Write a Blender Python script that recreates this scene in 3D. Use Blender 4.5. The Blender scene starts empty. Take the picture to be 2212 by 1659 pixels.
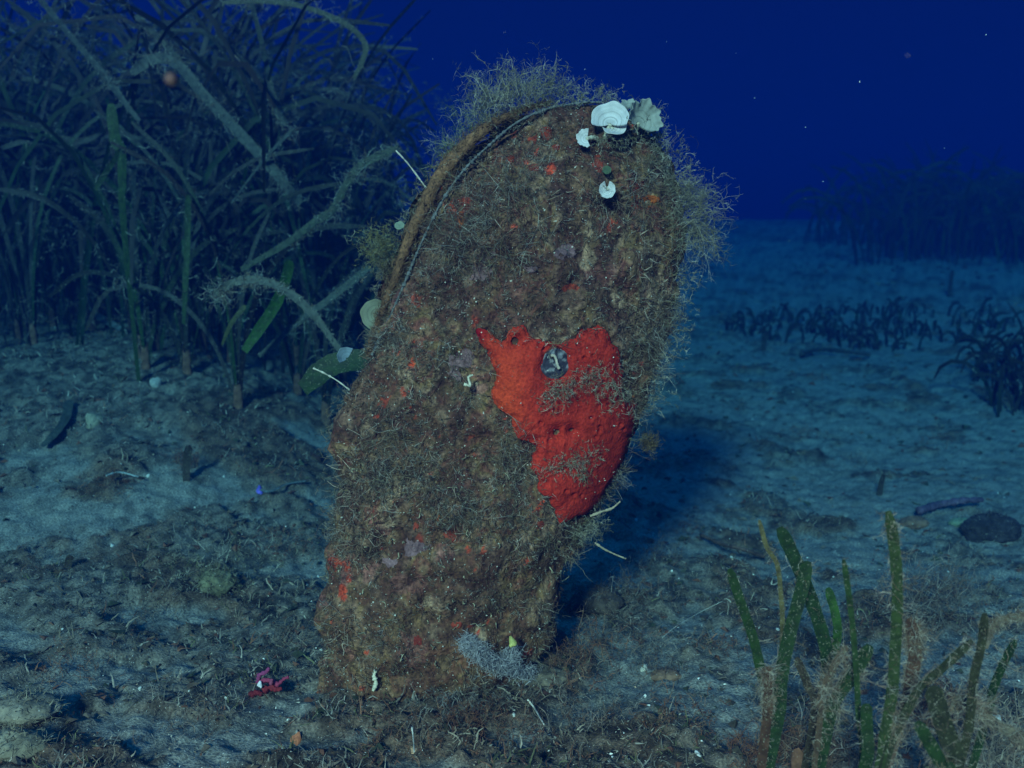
import bpy, math, random
import numpy as np
from mathutils import Vector

# ------------------------------------------------------------------ camera, light, exposure
S = bpy.context.scene
COL = S.collection
PITCH = math.radians(9.0)
CAM_Z = 0.445
FPX = 2372.0                      # pixels per metre at 1 m, in a 2212 wide picture
cam_d = bpy.data.cameras.new('camera')
cam_d.sensor_width = 36.0
cam_d.lens = FPX / 2212.0 * 36.0
cam_d.clip_start = 0.02
cam_d.clip_end = 200.0
cam_d.dof.use_dof = True
cam_d.dof.focus_distance = 0.97
cam_d.dof.aperture_fstop = 9.0
cam = bpy.data.objects.new('camera', cam_d)
COL.objects.link(cam)
cam.location = (0, 0, CAM_Z)
cam.rotation_euler = (math.radians(90) - PITCH, 0, 0)
S.camera = cam

LIGHT_EL = math.radians(24)
LIGHT_AZ = math.radians(-15)        # light travels towards +Y, turned to the right
world = bpy.data.worlds.new('World')
S.world = world
world.use_nodes = True
nt = world.node_tree
nt.nodes.clear()
def N(t, ty, **kw):
    n = t.nodes.new(ty)
    for k, v in kw.items():
        setattr(n, k, v)
    return n
wo = N(nt, 'ShaderNodeOutputWorld'); bg = N(nt, 'ShaderNodeBackground')
sky = N(nt, 'ShaderNodeTexSky'); sky.sky_type = 'NISHITA'; sky.sun_disc = False
sky.sun_elevation = LIGHT_EL
sky.sun_rotation = math.pi - LIGHT_AZ * -1
tc = N(nt, 'ShaderNodeTexCoord'); sx = N(nt, 'ShaderNodeSeparateXYZ')
rampw = N(nt, 'ShaderNodeValToRGB')
mr = N(nt, 'ShaderNodeMapRange'); mr.inputs['From Min'].default_value = -1; mr.inputs['From Max'].default_value = 1
nt.links.new(tc.outputs['Generated'], sx.inputs[0]); nt.links.new(sx.outputs['Z'], mr.inputs['Value'])
nt.links.new(mr.outputs[0], rampw.inputs[0])
# colour the water column above and around lets through
e = rampw.color_ramp.elements
e[0].position = 0.0; e[0].color = (0.002, 0.008, 0.04, 1)
e[1].position = 1.0; e[1].color = (0.010, 0.24, 0.44, 1)
for p, c in ((0.46, (0.0020, 0.006, 0.055, 1)), (0.52, (0.0032, 0.0056, 0.074, 1)), (0.60, (0.0038, 0.0046, 0.062, 1)), (0.74, (0.005, 0.055, 0.21, 1))):
    q = e.new(p); q.color = c
mixw = N(nt, 'ShaderNodeMix', data_type='RGBA', blend_type='MIX')
mixw.inputs[0].default_value = 0.93
nt.links.new(sky.outputs[0], mixw.inputs[6])
one = N(nt, 'ShaderNodeRGB'); one.outputs[0].default_value = (9, 9, 9, 1)
nt.links.new(one.outputs[0], mixw.inputs[7])
mulw = N(nt, 'ShaderNodeMix', data_type='RGBA', blend_type='MULTIPLY'); mulw.inputs[0].default_value = 1.0
nt.links.new(mixw.outputs[2], mulw.inputs[6]); nt.links.new(rampw.outputs[0], mulw.inputs[7])
nt.links.new(mulw.outputs[2], bg.inputs[0])
bg.inputs[1].default_value = 0.12
nt.links.new(bg.outputs[0], wo.inputs[0])

flash_sun_d = bpy.data.lights.new('sun', 'SUN')  # sun-type lamp standing in for the unseen camera flash
flash_sun_d.energy = 5.0; flash_sun_d.angle = math.radians(7.0); flash_sun_d.color = (1.0, 0.79, 0.60)
sun = bpy.data.objects.new('sun', flash_sun_d); COL.objects.link(sun)
ldir = Vector((math.sin(-LIGHT_AZ) * math.cos(LIGHT_EL), math.cos(LIGHT_AZ) * math.cos(LIGHT_EL), -math.sin(LIGHT_EL)))
sun.rotation_euler = ldir.to_track_quat('-Z', 'Y').to_euler()
sun.location = (-1, -2, 2)

S.view_settings.view_transform = 'Standard'
S.view_settings.look = 'None'
S.view_settings.gamma = 1.0
S.view_settings.exposure = 0.74
S.view_settings.use_curve_mapping = False
S.cycles.volume_bounces = 1
S.cycles.max_bounces = 5
S.cycles.diffuse_bounces = 2
S.cycles.glossy_bounces = 1
S.cycles.transmission_bounces = 2
S.cycles.sample_clamp_indirect = 3.0
S.cycles.use_denoising = True

# ------------------------------------------------------------------ numeric helpers
rng = np.random.default_rng(7)
def sst(t):
    t = np.clip(t, 0, 1); return t * t * (3 - 2 * t)
def _hash(i, j, k, s):
    n = (i * 374761393 + j * 668265263 + k * 2147483647 + s * 1274126177) & 0xffffffff
    n = ((n ^ (n >> 13)) * 1274126177) & 0xffffffff
    n = (n ^ (n >> 16)) & 0xffff
    return n / 65535.0
def vnoise(x, y, z, s=0):
    xi = np.floor(x).astype(np.int64); yi = np.floor(y).astype(np.int64); zi = np.floor(z).astype(np.int64)
    fx, fy, fz = sst(x - xi), sst(y - yi), sst(z - zi)
    r = 0
    for a in (0, 1):
        for b in (0, 1):
            for c in (0, 1):
                w = (fx if a else 1 - fx) * (fy if b else 1 - fy) * (fz if c else 1 - fz)
                r = r + w * _hash(xi + a, yi + b, zi + c, s)
    return r * 2 - 1
def fbm(x, y, z, f, o=4, s=0, g=0.5):
    r = 0; a = 1; t = 0
    x = np.asarray(x, float); y = np.asarray(y, float) + 0 * x; z = np.asarray(z, float) + 0 * x
    for k in range(o):
        r = r + a * vnoise(x * f + 13.7 * k, y * f + 5.1 * k, z * f - 7.3 * k, s + k); t += a
        a *= g; f *= 2.03
    return r / t
def terrain(x, y):
    x = np.asarray(x, float); y = np.asarray(y, float)
    h = 0.045 * np.maximum(y - 1.1, 0) * (1 - sst((y - 6.5) / 6)) + 0.22 * sst((y - 6.5) / 4) * 0.6
    h = h + 0.150 * sst((-x - 0.08) / 0.5) * sst((y - 0.98) / 0.85)
    h = h + 0.05 * sst((x - 0.9) / 0.8) * sst((y - 1.3) / 1.0)
    h = h - 0.02 * sst((x - 0.1) / 0.3) * sst((y - 1.0) / 0.5) * sst((2.6 - y) / 1.0)
    h = h + 0.022 * fbm(x, y, 0, 1.7, 2, 3)
    n = fbm(x, y, 0, 9.0, 4, 11)
    h = h + 0.008 * n - 0.003 * sst((y - 2) / 1.0) + 0.0065 * np.abs(fbm(x, y, 0, 28.0, 4, 21)) + 0.0040 * fbm(x, y, 0, 90, 2, 31)
    h = h + 0.009 * sst((cover(x, y) - 0.50) / 0.35)
    h = h + 0.006 * (np.clip(fbm(x, y, 0, 55, 3, 33) + 0.1, 0, 1)) * (0.3 + cover(x, y))
    return h
def cover(x, y):
    # how much algal turf and litter lies on the sand, 0..1
    c = 0.55 + 0.30 * fbm(x, y * 0.8, 0, 3.0, 3, 41) + 1.00 * fbm(x, y, 0, 15, 4, 51)
    c = c + 0.12 * sst((-x - 0.05) / 0.3) + 0.10 * sst((0.95 - y) / 0.15)
    c = c + 0.55 * sst((-x - 0.18) / 0.3) * sst((y - 1.38) / 0.3)
    c = c - 0.20 * sst((x - 0.12) / 0.3) * sst((y - 0.95) / 0.4)
    return np.clip(c, 0, 1)
def W(px, py, Y):
    a = (px - 1106.0) / FPX; b = (829.5 - py) / FPX
    d = np.array([a, math.cos(PITCH) + b * math.sin(PITCH), -math.sin(PITCH) + b * math.cos(PITCH)])
    return np.array([0, 0, CAM_Z]) + d * (Y / d[1])
_ys = np.concatenate([np.linspace(0.35, 2.5, 900), np.linspace(2.51, 14, 900)])
def G(px, py, lift=0.0):
    d = W(px, py, 1.0) - np.array([0, 0, CAM_Z])
    x = d[0] * _ys; z = CAM_Z + d[2] * _ys
    hit = np.where(z <= terrain(x, _ys) + lift)[0]
    Y = _ys[hit[0]] if len(hit) else 9.0
    return np.array([d[0] * Y, Y, CAM_Z + d[2] * Y])

# ------------------------------------------------------------------ object helpers
def empty(name, loc, label, cat, group=None):
    o = bpy.data.objects.new(name, None); COL.objects.link(o)
    o.location = tuple(float(v) for v in loc); o.empty_display_size = 0.02
    o['label'] = label; o['category'] = cat
    if group: o['group'] = group
    return o
def tag(o, label=None, cat=None, group=None, kind=None):
    if label: o['label'] = label
    if cat: o['category'] = cat
    if group: o['group'] = group
    if kind: o['kind'] = kind
    return o
def mk(name, V, F, mat, parent=None, col=None, smooth=True, origin=None):
    V = np.asarray(V, np.float32).reshape(-1, 3); 
    Fs = [np.asarray(f, np.int32) for f in (F if isinstance(F, list) else [F]) if len(f)]
    if parent is not None:
        org = np.array(absloc(parent), np.float32)
    elif origin is not None:
        org = np.array(origin, np.float32)
    else:
        org = np.zeros(3, np.float32)
    me = bpy.data.meshes.new(name)
    me.vertices.add(len(V)); me.vertices.foreach_set('co', (V - org).ravel())
    li = np.concatenate([f.ravel() for f in Fs]); tot = np.concatenate([np.full(len(f), f.shape[1], np.int32) for f in Fs])
    st = np.concatenate([[0], np.cumsum(tot)[:-1]]).astype(np.int32)
    me.loops.add(len(li)); me.loops.foreach_set('vertex_index', li)
    me.polygons.add(len(tot)); me.polygons.foreach_set('loop_start', st)
    me.polygons.foreach_set('use_smooth', np.full(len(tot), smooth))
    me.update(calc_edges=True); me.validate()
    if col is not None:
        a = me.color_attributes.new('Col', 'FLOAT_COLOR', 'POINT')
        c = np.ones((len(V), 4), np.float32); c[:, :3] = col
        a.data.foreach_set('color', c.ravel())
    me.materials.append(mat)
    o = bpy.data.objects.new(name, me); COL.objects.link(o)
    if parent is not None: o.parent = parent
    elif origin is not None: o.location = tuple(float(v) for v in origin)
    return o
def absloc(o):
    p = Vector((0, 0, 0))
    while o is not None:
        p = p + o.location; o = o.parent
    return tuple(p)
def grid_faces(nr, nc, wrap=False):
    i = np.arange(nr - 1)[:, None] * nc
    j = np.arange(nc if wrap else nc - 1)[None, :]
    j2 = (j + 1) % nc
    return np.stack([i + j, i + j2, i + nc + j2, i + nc + j], -1).reshape(-1, 4)
def unit(v):
    return v / (np.linalg.norm(v, axis=-1, keepdims=True) + 1e-9)
def strands(roots, dirs, length, K=4, width=0.0006, curl=0.5, droop=0.0, taper=0.5, r=rng):
    """polylines (n,K,3) growing from roots: a random walk of directions"""
    n = len(roots); L = np.broadcast_to(np.asarray(length, float), (n,))
    d = unit(dirs + 0.0); P = np.zeros((n, K, 3)); P[:, 0] = roots
    bend = r.normal(size=(n, 3)) * curl
    for k in range(1, K):
        d = unit(d + bend / K * 1.6 + r.normal(size=(n, 3)) * curl * 0.45 + np.array([0, 0, -droop]) / K)
        P[:, k] = P[:, k - 1] + d * (L / (K - 1))[:, None]
    return P
def ribbons(P, width, col, r=rng, taper=0.35, flat=True):
    """strand polylines to thin three-sided twigs, one mesh"""
    n, K, _ = P.shape
    T = unit(np.gradient(P, axis=1)); a = unit(np.cross(T, r.normal(size=(n, 1, 3)))); b = np.cross(T, a)
    w = np.broadcast_to(np.asarray(width, float).reshape(-1, 1), (n, 1)) * np.linspace(1, taper, K)[None, :]
    w = (w * (1 + 0.35 * r.normal(size=(n, K))).clip(0.5, 1.8))[..., None] * 0.5
    if flat:
        V = np.stack([P + a * w, P - a * w], 2)
        base = (np.arange(n) * K * 2)[:, None] + (np.arange(K - 1) * 2)[None, :]
        F = np.stack([base, base + 1, base + 3, base + 2], -1).reshape(-1, 4)
        return V.reshape(-1, 3), F, np.repeat(np.broadcast_to(col, (n, 3)), K * 2, axis=0)
    c3, s3 = -0.5, 0.866
    V = np.stack([P + a * w, P + (a * c3 + b * s3) * w, P + (a * c3 - b * s3) * w], 2)   # n,K,3,3
    base = (np.arange(n) * K * 3)[:, None, None] + (np.arange(K - 1) * 3)[None, :, None]
    q = np.arange(3)[None, None, :]; q2 = (q + 1) % 3
    F = np.stack([base + q, base + q2, base + 3 + q2, base + 3 + q], -1).reshape(-1, 4)
    C = np.repeat(np.broadcast_to(col, (n, 3)), K * 3, axis=0)
    return V.reshape(-1, 3), F, C
def join(parts):
    Vs, Fs, Cs, o = [], [], [], 0
    for V, F, C in parts:
        Vs.append(V); Fs.append(F + o); Cs.append(C); o += len(V)
    return np.concatenate(Vs), np.concatenate(Fs), np.concatenate(Cs)
def bush(roots, dirs, length, width, pal, K=5, n2=5, n3=0, curl=0.6, l2=0.4, r=rng):
    """branching algal tuft: main twigs, side twigs, and tips"""
    n = len(roots); L = np.broadcast_to(np.asarray(length, float), (n,))
    pal = np.asarray(pal); cols = pal[r.integers(len(pal), size=n)] * r.uniform(0.7, 1.25, (n, 1))
    P = strands(roots, dirs, L, K, curl=curl, r=r); out = [ribbons(P, width, cols, r)]
    def side(P, L, cols, m, f, w):
        n, K, _ = P.shape
        idx = np.repeat(np.arange(n), m); t = r.uniform(0.25, 0.98, len(idx)) * (K - 1)
        k = t.astype(int).clip(0, K - 2); fr = (t - k)[:, None]
        R = P[idx, k] * (1 - fr) + P[idx, k + 1] * fr
        T = unit(P[idx, k + 1] - P[idx, k]); d = unit(T * 0.7 + unit(r.normal(size=R.shape)))
        l = L[idx] * f * r.uniform(0.5, 1.2, len(idx)); c = cols[idx] * r.uniform(0.85, 1.15, (len(idx), 1))
        Q = strands(R, d, l, 4, curl=curl, r=r); out.append(ribbons(Q, w, c, r)); return Q, l, c
    if n2:
        Q, l, c = side(P, L, cols, n2, l2, width * 0.75)
        if n3: side(Q, l, c, n3, 0.45, width * 0.6)
    return join(out)

# ------------------------------------------------------------------ materials
def mat_col(name, rough=0.85, noise=0.35, scale=180.0, bump=0.0, speck=None, speck_t=0.66, spec=0.25, trans=0.0, sscale=420.0, sub=0.0):
    """principled fed by the piece's own colour, broken up with fine noise; optional pale specks"""
    m = bpy.data.materials.new(name); m.use_nodes = True; t = m.node_tree
    b = t.nodes['Principled BSDF']; b.inputs['Roughness'].default_value = rough
    b.inputs['Specular IOR Level'].default_value = spec
    at = N(t, 'ShaderNodeAttribute'); at.attribute_name = 'Col'
    tx = N(t, 'ShaderNodeTexCoord')
    no = N(t, 'ShaderNodeTexNoise'); no.inputs['Scale'].default_value = scale; no.inputs['Detail'].default_value = 5
    t.links.new(tx.outputs['Object'], no.inputs['Vector'])
    mp = N(t, 'ShaderNodeMapRange'); mp.inputs['From Min'].default_value = 0.3; mp.inputs['From Max'].default_value = 0.7
    mp.inputs['To Min'].default_value = 1 - noise; mp.inputs['To Max'].default_value = 1 + noise
    t.links.new(no.outputs['Fac'], mp.inputs['Value'])
    mu = N(t, 'ShaderNodeVectorMath', operation='SCALE'); t.links.new(at.outputs['Color'], mu.inputs[0]); t.links.new(mp.outputs[0], mu.inputs['Scale'])
    outc = mu.outputs[0]
    if speck is not None:
        n2 = N(t, 'ShaderNodeTexNoise'); n2.inputs['Scale'].default_value = sscale; n2.inputs['Detail'].default_value = 2
        t.links.new(tx.outputs['Object'], n2.inputs['Vector'])
        m2 = N(t, 'ShaderNodeMapRange'); m2.inputs['From Min'].default_value = speck_t; m2.inputs['From Max'].default_value = speck_t + 0.03
        t.links.new(n2.outputs['Fac'], m2.inputs['Value'])
        mx = N(t, 'ShaderNodeMix', data_type='RGBA'); t.links.new(m2.outputs[0], mx.inputs[0]); t.links.new(outc, mx.inputs[6])
        mx.inputs[7].default_value = (*speck, 1); outc = mx.outputs[2]
    t.links.new(outc, b.inputs['Base Color'])
    if trans:
        b.inputs['Transmission Weight'].default_value = 0
        tr = N(t, 'ShaderNodeBsdfTranslucent'); t.links.new(outc, tr.inputs['Color'])
        ms = N(t, 'ShaderNodeMixShader'); ms.inputs[0].default_value = trans
        o = t.nodes['Material Output']
        t.links.new(b.outputs[0], ms.inputs[1]); t.links.new(tr.outputs[0], ms.inputs[2]); t.links.new(ms.outputs[0], o.inputs['Surface'])
    if bump:
        bp = N(t, 'ShaderNodeBump'); bp.inputs['Strength'].default_value = 1.0; bp.inputs['Distance'].default_value = bump
        t.links.new(no.outputs['Fac'], bp.inputs['Height']); t.links.new(bp.outputs[0], b.inputs['Normal'])
    return m
M_sand = mat_col('sand_and_silt', 0.9, 0.55, 420, 0.0022, speck=(0.55, 0.52, 0.47), speck_t=0.69, sscale=700)
M_crust = mat_col('shell_encrustation', 0.85, 0.60, 300, 0.0030, speck=(0.50, 0.46, 0.40), speck_t=0.70, sscale=380)
M_alga = mat_col('fine_algae', 0.8, 0.25, 400, trans=0.35)
M_leaf = mat_col('seagrass_leaf', 0.6, 0.45, 160, 0.0006, speck=(0.16, 0.17, 0.12), speck_t=0.64, sscale=700, trans=0.25)
M_leaf_far = mat_col('seagrass_leaf_far', 0.7, 0.35, 60, trans=0.2)
M_sponge = mat_col('red_sponge', 0.9, 0.30, 420, 0.0016, spec=0.06, speck=(0.20, 0.07, 0.05), speck_t=0.68, sscale=520)
M_chalk = mat_col('chalky_fan', 0.7, 0.12, 120, 0.0003, trans=0.3)
M_mantle = mat_col('mantle_lip', 0.8, 0.35, 350, 0.0012)
M_bit = mat_col('litter_and_shell_bits', 0.7, 0.35, 220, 0.0008)
M_rock = mat_col('crusted_stone', 0.9, 0.5, 120, 0.003, speck=(0.4, 0.38, 0.34), speck_t=0.7)

# ------------------------------------------------------------------ water body
def box(x0, x1, y0, y1, z0, z1):
    V = [(x, y, z) for z in (z0, z1) for y in (y0, y1) for x in (x0, x1)]
    return V, np.array([(0, 2, 3, 1), (4, 5, 7, 6), (0, 1, 5, 4), (2, 6, 7, 3), (0, 4, 6, 2), (1, 3, 7, 5)])
M_water = bpy.data.materials.new('sea_water'); M_water.use_nodes = True
t = M_water.node_tree; t.nodes.clear()
wv = N(t, 'ShaderNodeVolumePrincipled'); wout = N(t, 'ShaderNodeOutputMaterial')
wv.inputs['Density'].default_value = 0.90
wv.inputs['Color'].default_value = (0.002, 0.019, 0.086, 1)
wv.inputs['Absorption Color'].default_value = (0.09, 0.53, 0.79, 1)
wv.inputs['Anisotropy'].default_value = 0.45
t.links.new(wv.outputs[0], wout.inputs['Volume'])
V, F = box(-17, 17, -0.35, 18, -1.35, 1.32)
hz = mk('haze', V, F, M_water, smooth=False)
tag(hz, 'blue sea water that fades far things, filling the whole place', 'water', kind='stuff')

# ------------------------------------------------------------------ seabed
def sand_color(x, y):
    c = cover(x, y)[:, None]
    sandc = np.array([0.220, 0.206, 0.172]); litter = np.array([0.150, 0.124, 0.094]); rust = np.array([0.12, 0.078, 0.050])
    k = sst((c - 0.36) / 0.34)
    rz = sst((fbm(x, y, 0, 6.0, 3, 61)[:, None] - 0.05) / 0.3)
    f = 0.5 + 0.5 * fbm(x, y, 0, 45, 3, 71)[:, None]
    dark = sst((f - 0.56) / 0.12) * (0.35 + 0.6 * c)
    a = sandc * (0.85 + 0.3 * f) * (1 - k) + (litter * (1 - rz) + rust * rz) * (0.8 + 0.7 * f) * k
    d2 = sst((fbm(x, y, 0, 120, 3, 75)[:, None] - 0.02) / 0.22) * (0.35 + 0.65 * c)
    return a * (1 - 0.68 * dark) * (1 - 0.65 * d2) * np.array([1.0, 1.0, 1.04])
nr, nc = 590, 560
yy = np.concatenate([np.linspace(-0.30, 0.58, 40, endpoint=False), 0.58 * (3.6 / 0.58) ** np.linspace(0, 1, 490, endpoint=False), 3.6 * (16.5 / 3.6) ** np.linspace(0, 1, 60)])
tt = np.linspace(-1, 1, nc); tt = 0.62 * tt + 0.38 * tt ** 3
X = tt[None, :] * (0.85 * np.abs(yy) + 0.62)[:, None]; Y = np.repeat(yy[:, None], nc, 1)
Z = terrain(X.ravel(), Y.ravel())
V = np.stack([X.ravel(), Y.ravel(), Z], -1)
sb = mk('seabed', V, grid_faces(nr, nc), M_sand, col=sand_color(X.ravel(), Y.ravel()))
tag(sb, 'pale silty sand seabed under litter and algae', kind='structure')
def tnormal(x, y):
    e = 0.01
    return unit(np.stack([(terrain(x - e, y) - terrain(x + e, y)), (terrain(x, y - e) - terrain(x, y + e)), np.full_like(x, 2 * e)], -1))

PAL_TURF = np.array([(0.20, 0.165, 0.125), (0.11, 0.085, 0.06), (0.075, 0.055, 0.04), (0.24, 0.21, 0.175), (0.14, 0.065, 0.04), (0.09, 0.09, 0.045), (0.13, 0.11, 0.09), (0.16, 0.15, 0.13)])
def scatter(n, y0, y1, fn, pw=2.0, wx=0.62):
    y = y0 + (y1 - y0) * rng.random(n) ** pw
    x = (rng.random(n) * 2 - 1) * (wx * y + 0.15)
    keep = rng.random(n) < fn(x, y); return x[keep], y[keep]
# turf of fine algae on the sand
x, y = scatter(150000, 0.62, 4.0, lambda x, y: sst((cover(x, y) - 0.50) / 0.35) * (0.5 + 0.5 * (fbm(x, y, 0, 40, 2, 77) > -0.05)), 2.4)
R = np.stack([x, y, terrain(x, y) - 0.001], -1)
L = 0.004 + 0.014 * rng.random(len(x)) ** 2
pi_ = np.clip(((fbm(x, y, 0, 14, 2, 81) * 0.9 + 0.5) * len(PAL_TURF)).astype(int) + rng.integers(-1, 2, len(x)), 0, len(PAL_TURF) - 1)
P = strands(R, tnormal(x, y) * 0.8 + rng.normal(size=R.shape) * 0.6, L, 4, curl=0.9)
V, F, C = ribbons(P, (0.0007 + 0.0007 * rng.random(len(x))) * (0.7 + 0.5 * y), PAL_TURF[pi_] * rng.uniform(0.9, 2.4, (len(x), 1)))
o = mk('algal_turf', V, F, M_alga, col=C); tag(o, 'short brown and grey algal turf carpeting the sand', 'algae', kind='stuff')
print('turf', len(F))
# chips: small angular crumbs of shell, sand and litter
def chips(x, y, size, cols, flat=0.5, lift=0.0):
    n = len(x); base = np.array([(1, -0.1, -0.4), (-0.6, 0.9, -0.4), (-0.7, -0.8, -0.3), (0.1, 0.1, 0.9)], float)
    Fb = np.array([(0, 2, 1), (0, 1, 3), (1, 2, 3), (2, 0, 3)])
    sc = np.stack([rng.uniform(0.6, 1.6, n), rng.uniform(0.5, 1.1, n), np.full(n, flat) * rng.uniform(0.5, 1.3, n)], -1) * np.asarray(size).reshape(-1, 1) * 0.55
    v = base[None] * sc[:, None] + rng.normal(size=(n, 4, 3)) * np.asarray(size).reshape(-1, 1, 1) * 0.12
    a = rng.uniform(0, 6.283, n); ca, sa = np.cos(a)[:, None], np.sin(a)[:, None]
    vx = v[..., 0] * ca - v[..., 1] * sa; vy = v[..., 0] * sa + v[..., 1] * ca
    tx = rng.normal(size=(n, 1)) * 0.35; vz = v[..., 2] + vx * tx
    Vv = np.stack([vx + x[:, None], vy + y[:, None], vz + (terrain(x, y) + lift)[:, None]], -1)
    F = (np.arange(n) * 4)[:, None, None] + Fb[None]
    return Vv.reshape(-1, 3), F.reshape(-1, 3), np.repeat(cols, 4, 0)
x, y = scatter(52000, 0.6, 4.5, lambda x, y: 0.75 + 0 * x, 2.4)
pal = np.array([(0.85, 0.82, 0.75), (0.42, 0.38, 0.32), (0.3, 0.27, 0.22), (0.2, 0.16, 0.12), (0.45, 0.3, 0.2), (0.12, 0.09, 0.06)])
V, F, C = chips(x, y, 0.0008 + 0.0030 * rng.random(len(x)) ** 4, pal[rng.choice(6, len(x), p=[.12, .18, .22, .24, .04, .20])])
o = mk('shell_gravel', V, F, M_bit, col=C, smooth=False); tag(o, 'scattered pale crumbs of shell and coarse sand', 'gravel', kind='stuff')
x, y = scatter(36000, 0.72, 6.0, lambda x, y: 0.12 + 0.8 * sst((cover(x, y) - 0.3) / 0.4) + 0.35 * (x > 0.15), 1.5)
pal = np.array([(0.05, 0.04, 0.028), (0.09, 0.06, 0.04), (0.04, 0.045, 0.025), (0.13, 0.1, 0.075), (0.12, 0.05, 0.03)])
V, F, C = chips(x, y, (0.002 + 0.008 * rng.random(len(x)) ** 4) * (0.6 + 0.6 * y), pal[rng.integers(5, size=len(x))], 0.35, 0.002)
o = mk('leaf_litter', V, F, M_bit, col=C, smooth=False); tag(o, 'dark shreds of dead leaves littering the sand', 'litter', kind='stuff')

# ------------------------------------------------------------------ leaves (seagrass)
def catmull(P, n):
    P = np.asarray(P, float)
    P = np.concatenate([[2 * P[0] - P[1]], P, [2 * P[-1] - P[-2]]])
    m = len(P) - 3; t = np.linspace(0, m, n); k = np.minimum(t.astype(int), m - 1); f = (t - k)[:, None]
    a, b, c, d = P[k], P[k + 1], P[k + 2], P[k + 3]
    return 0.5 * (2 * b + (c - a) * f + (2 * a - 5 * b + 4 * c - d) * f ** 2 + (3 * b - a - 3 * c + d) * f ** 3)
def leaf_geo(P, width, facing=None, n=18, col=(0.05, 0.09, 0.02), tipcol=None, r=rng, twist=0.4, round_tip=True, thick=0.0007):
    C0 = catmull(P, n); T = unit(np.gradient(C0, axis=0))
    if facing is None: facing = np.array([r.normal() * 0.5, -1, 0.25])
    f = np.asarray(facing, float)[None] + np.linspace(-1, 1, n)[:, None] * twist * np.array([1, 0, 0])[None]
    side = unit(np.cross(T, f)); nor = np.cross(side, T)
    t = np.linspace(0, 1, n); w = width * 0.5 * (0.72 + 0.28 * sst(t * 4))
    if round_tip: w = w * np.sqrt(np.clip((1.003 - t) / 0.05, 0, 1)).clip(0.5, 1)
    w = w * (1 + 0.03 * r.normal(size=n))
    w = w[:, None]; cup = nor * w * 0.22
    fr_ = [C0 - side * w + cup, C0 + nor * thick * 0.5, C0 + side * w + cup]; bk = [C0 + side * w + cup, C0 - nor * thick * 0.5, C0 - side * w + cup]
    V = np.concatenate([np.stack(fr_, 1).reshape(-1, 3), np.stack(bk, 1).reshape(-1, 3)])
    F = grid_faces(n, 3); F = np.concatenate([F, F + 3 * n]); cap = np.zeros((0, 4), int)
    c = np.asarray(col, float); tc_ = c if tipcol is None else np.asarray(tipcol, float)
    k = sst((t - 0.35) / 0.6)[:, None]; Cc = np.repeat(c * (1 - k) + tc_ * k, 3, 0); Cc = np.concatenate([Cc, Cc])
    return V, np.concatenate([F, cap]), Cc, (C0, side, w[:, 0], nor)
PAL_FUZZ = np.array([(0.36, 0.34, 0.28), (0.27, 0.23, 0.18), (0.20, 0.15, 0.11), (0.31, 0.31, 0.26), (0.19, 0.14, 0.09)])
def leaf_fuzz(info, n, length, width=0.0005, dens=None, pal=PAL_FUZZ, n2=2, lo=0.1):
    C0, side, w, nor = info
    t = (lo + (1 - lo) * rng.random(n)) * (len(C0) - 1)
    if dens is not None: t = (1 - (1 - lo) * rng.random(n) ** dens) * (len(C0) - 1)
    cen = (lo + (1 - lo) * rng.random(5)) * (len(C0) - 1); ci_ = rng.integers(5, size=n); cl = rng.random(n) < 0.6
    t = np.where(cl, cen[ci_] + rng.normal(size=n) * 0.045 * len(C0), t).clip(0, len(C0) - 1.001)
    length = length * np.where(cl, np.array([0.7, 1.0, 1.4, 2.0, 2.6])[ci_] * np.exp(-0.5 * rng.random(n)), 0.6)
    k = t.astype(int).clip(0, len(C0) - 2); fr = (t - k)[:, None]
    s = np.where(rng.random(n) < 0.5, -1, 1) * np.where(rng.random(n) < 0.6, 1, rng.random(n))
    R = C0[k] * (1 - fr) + C0[k + 1] * fr + side[k] * (s * w[k])[:, None]
    d = side[k] * s[:, None] * 0.5 + rng.normal(size=(n, 3)) * 0.8 + np.array([0.3, 0, -0.5])
    return bush(R, d, length * rng.uniform(0.3, 1.3, n), width, pal, 4, n2, 0, 0.8, 0.5)

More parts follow.
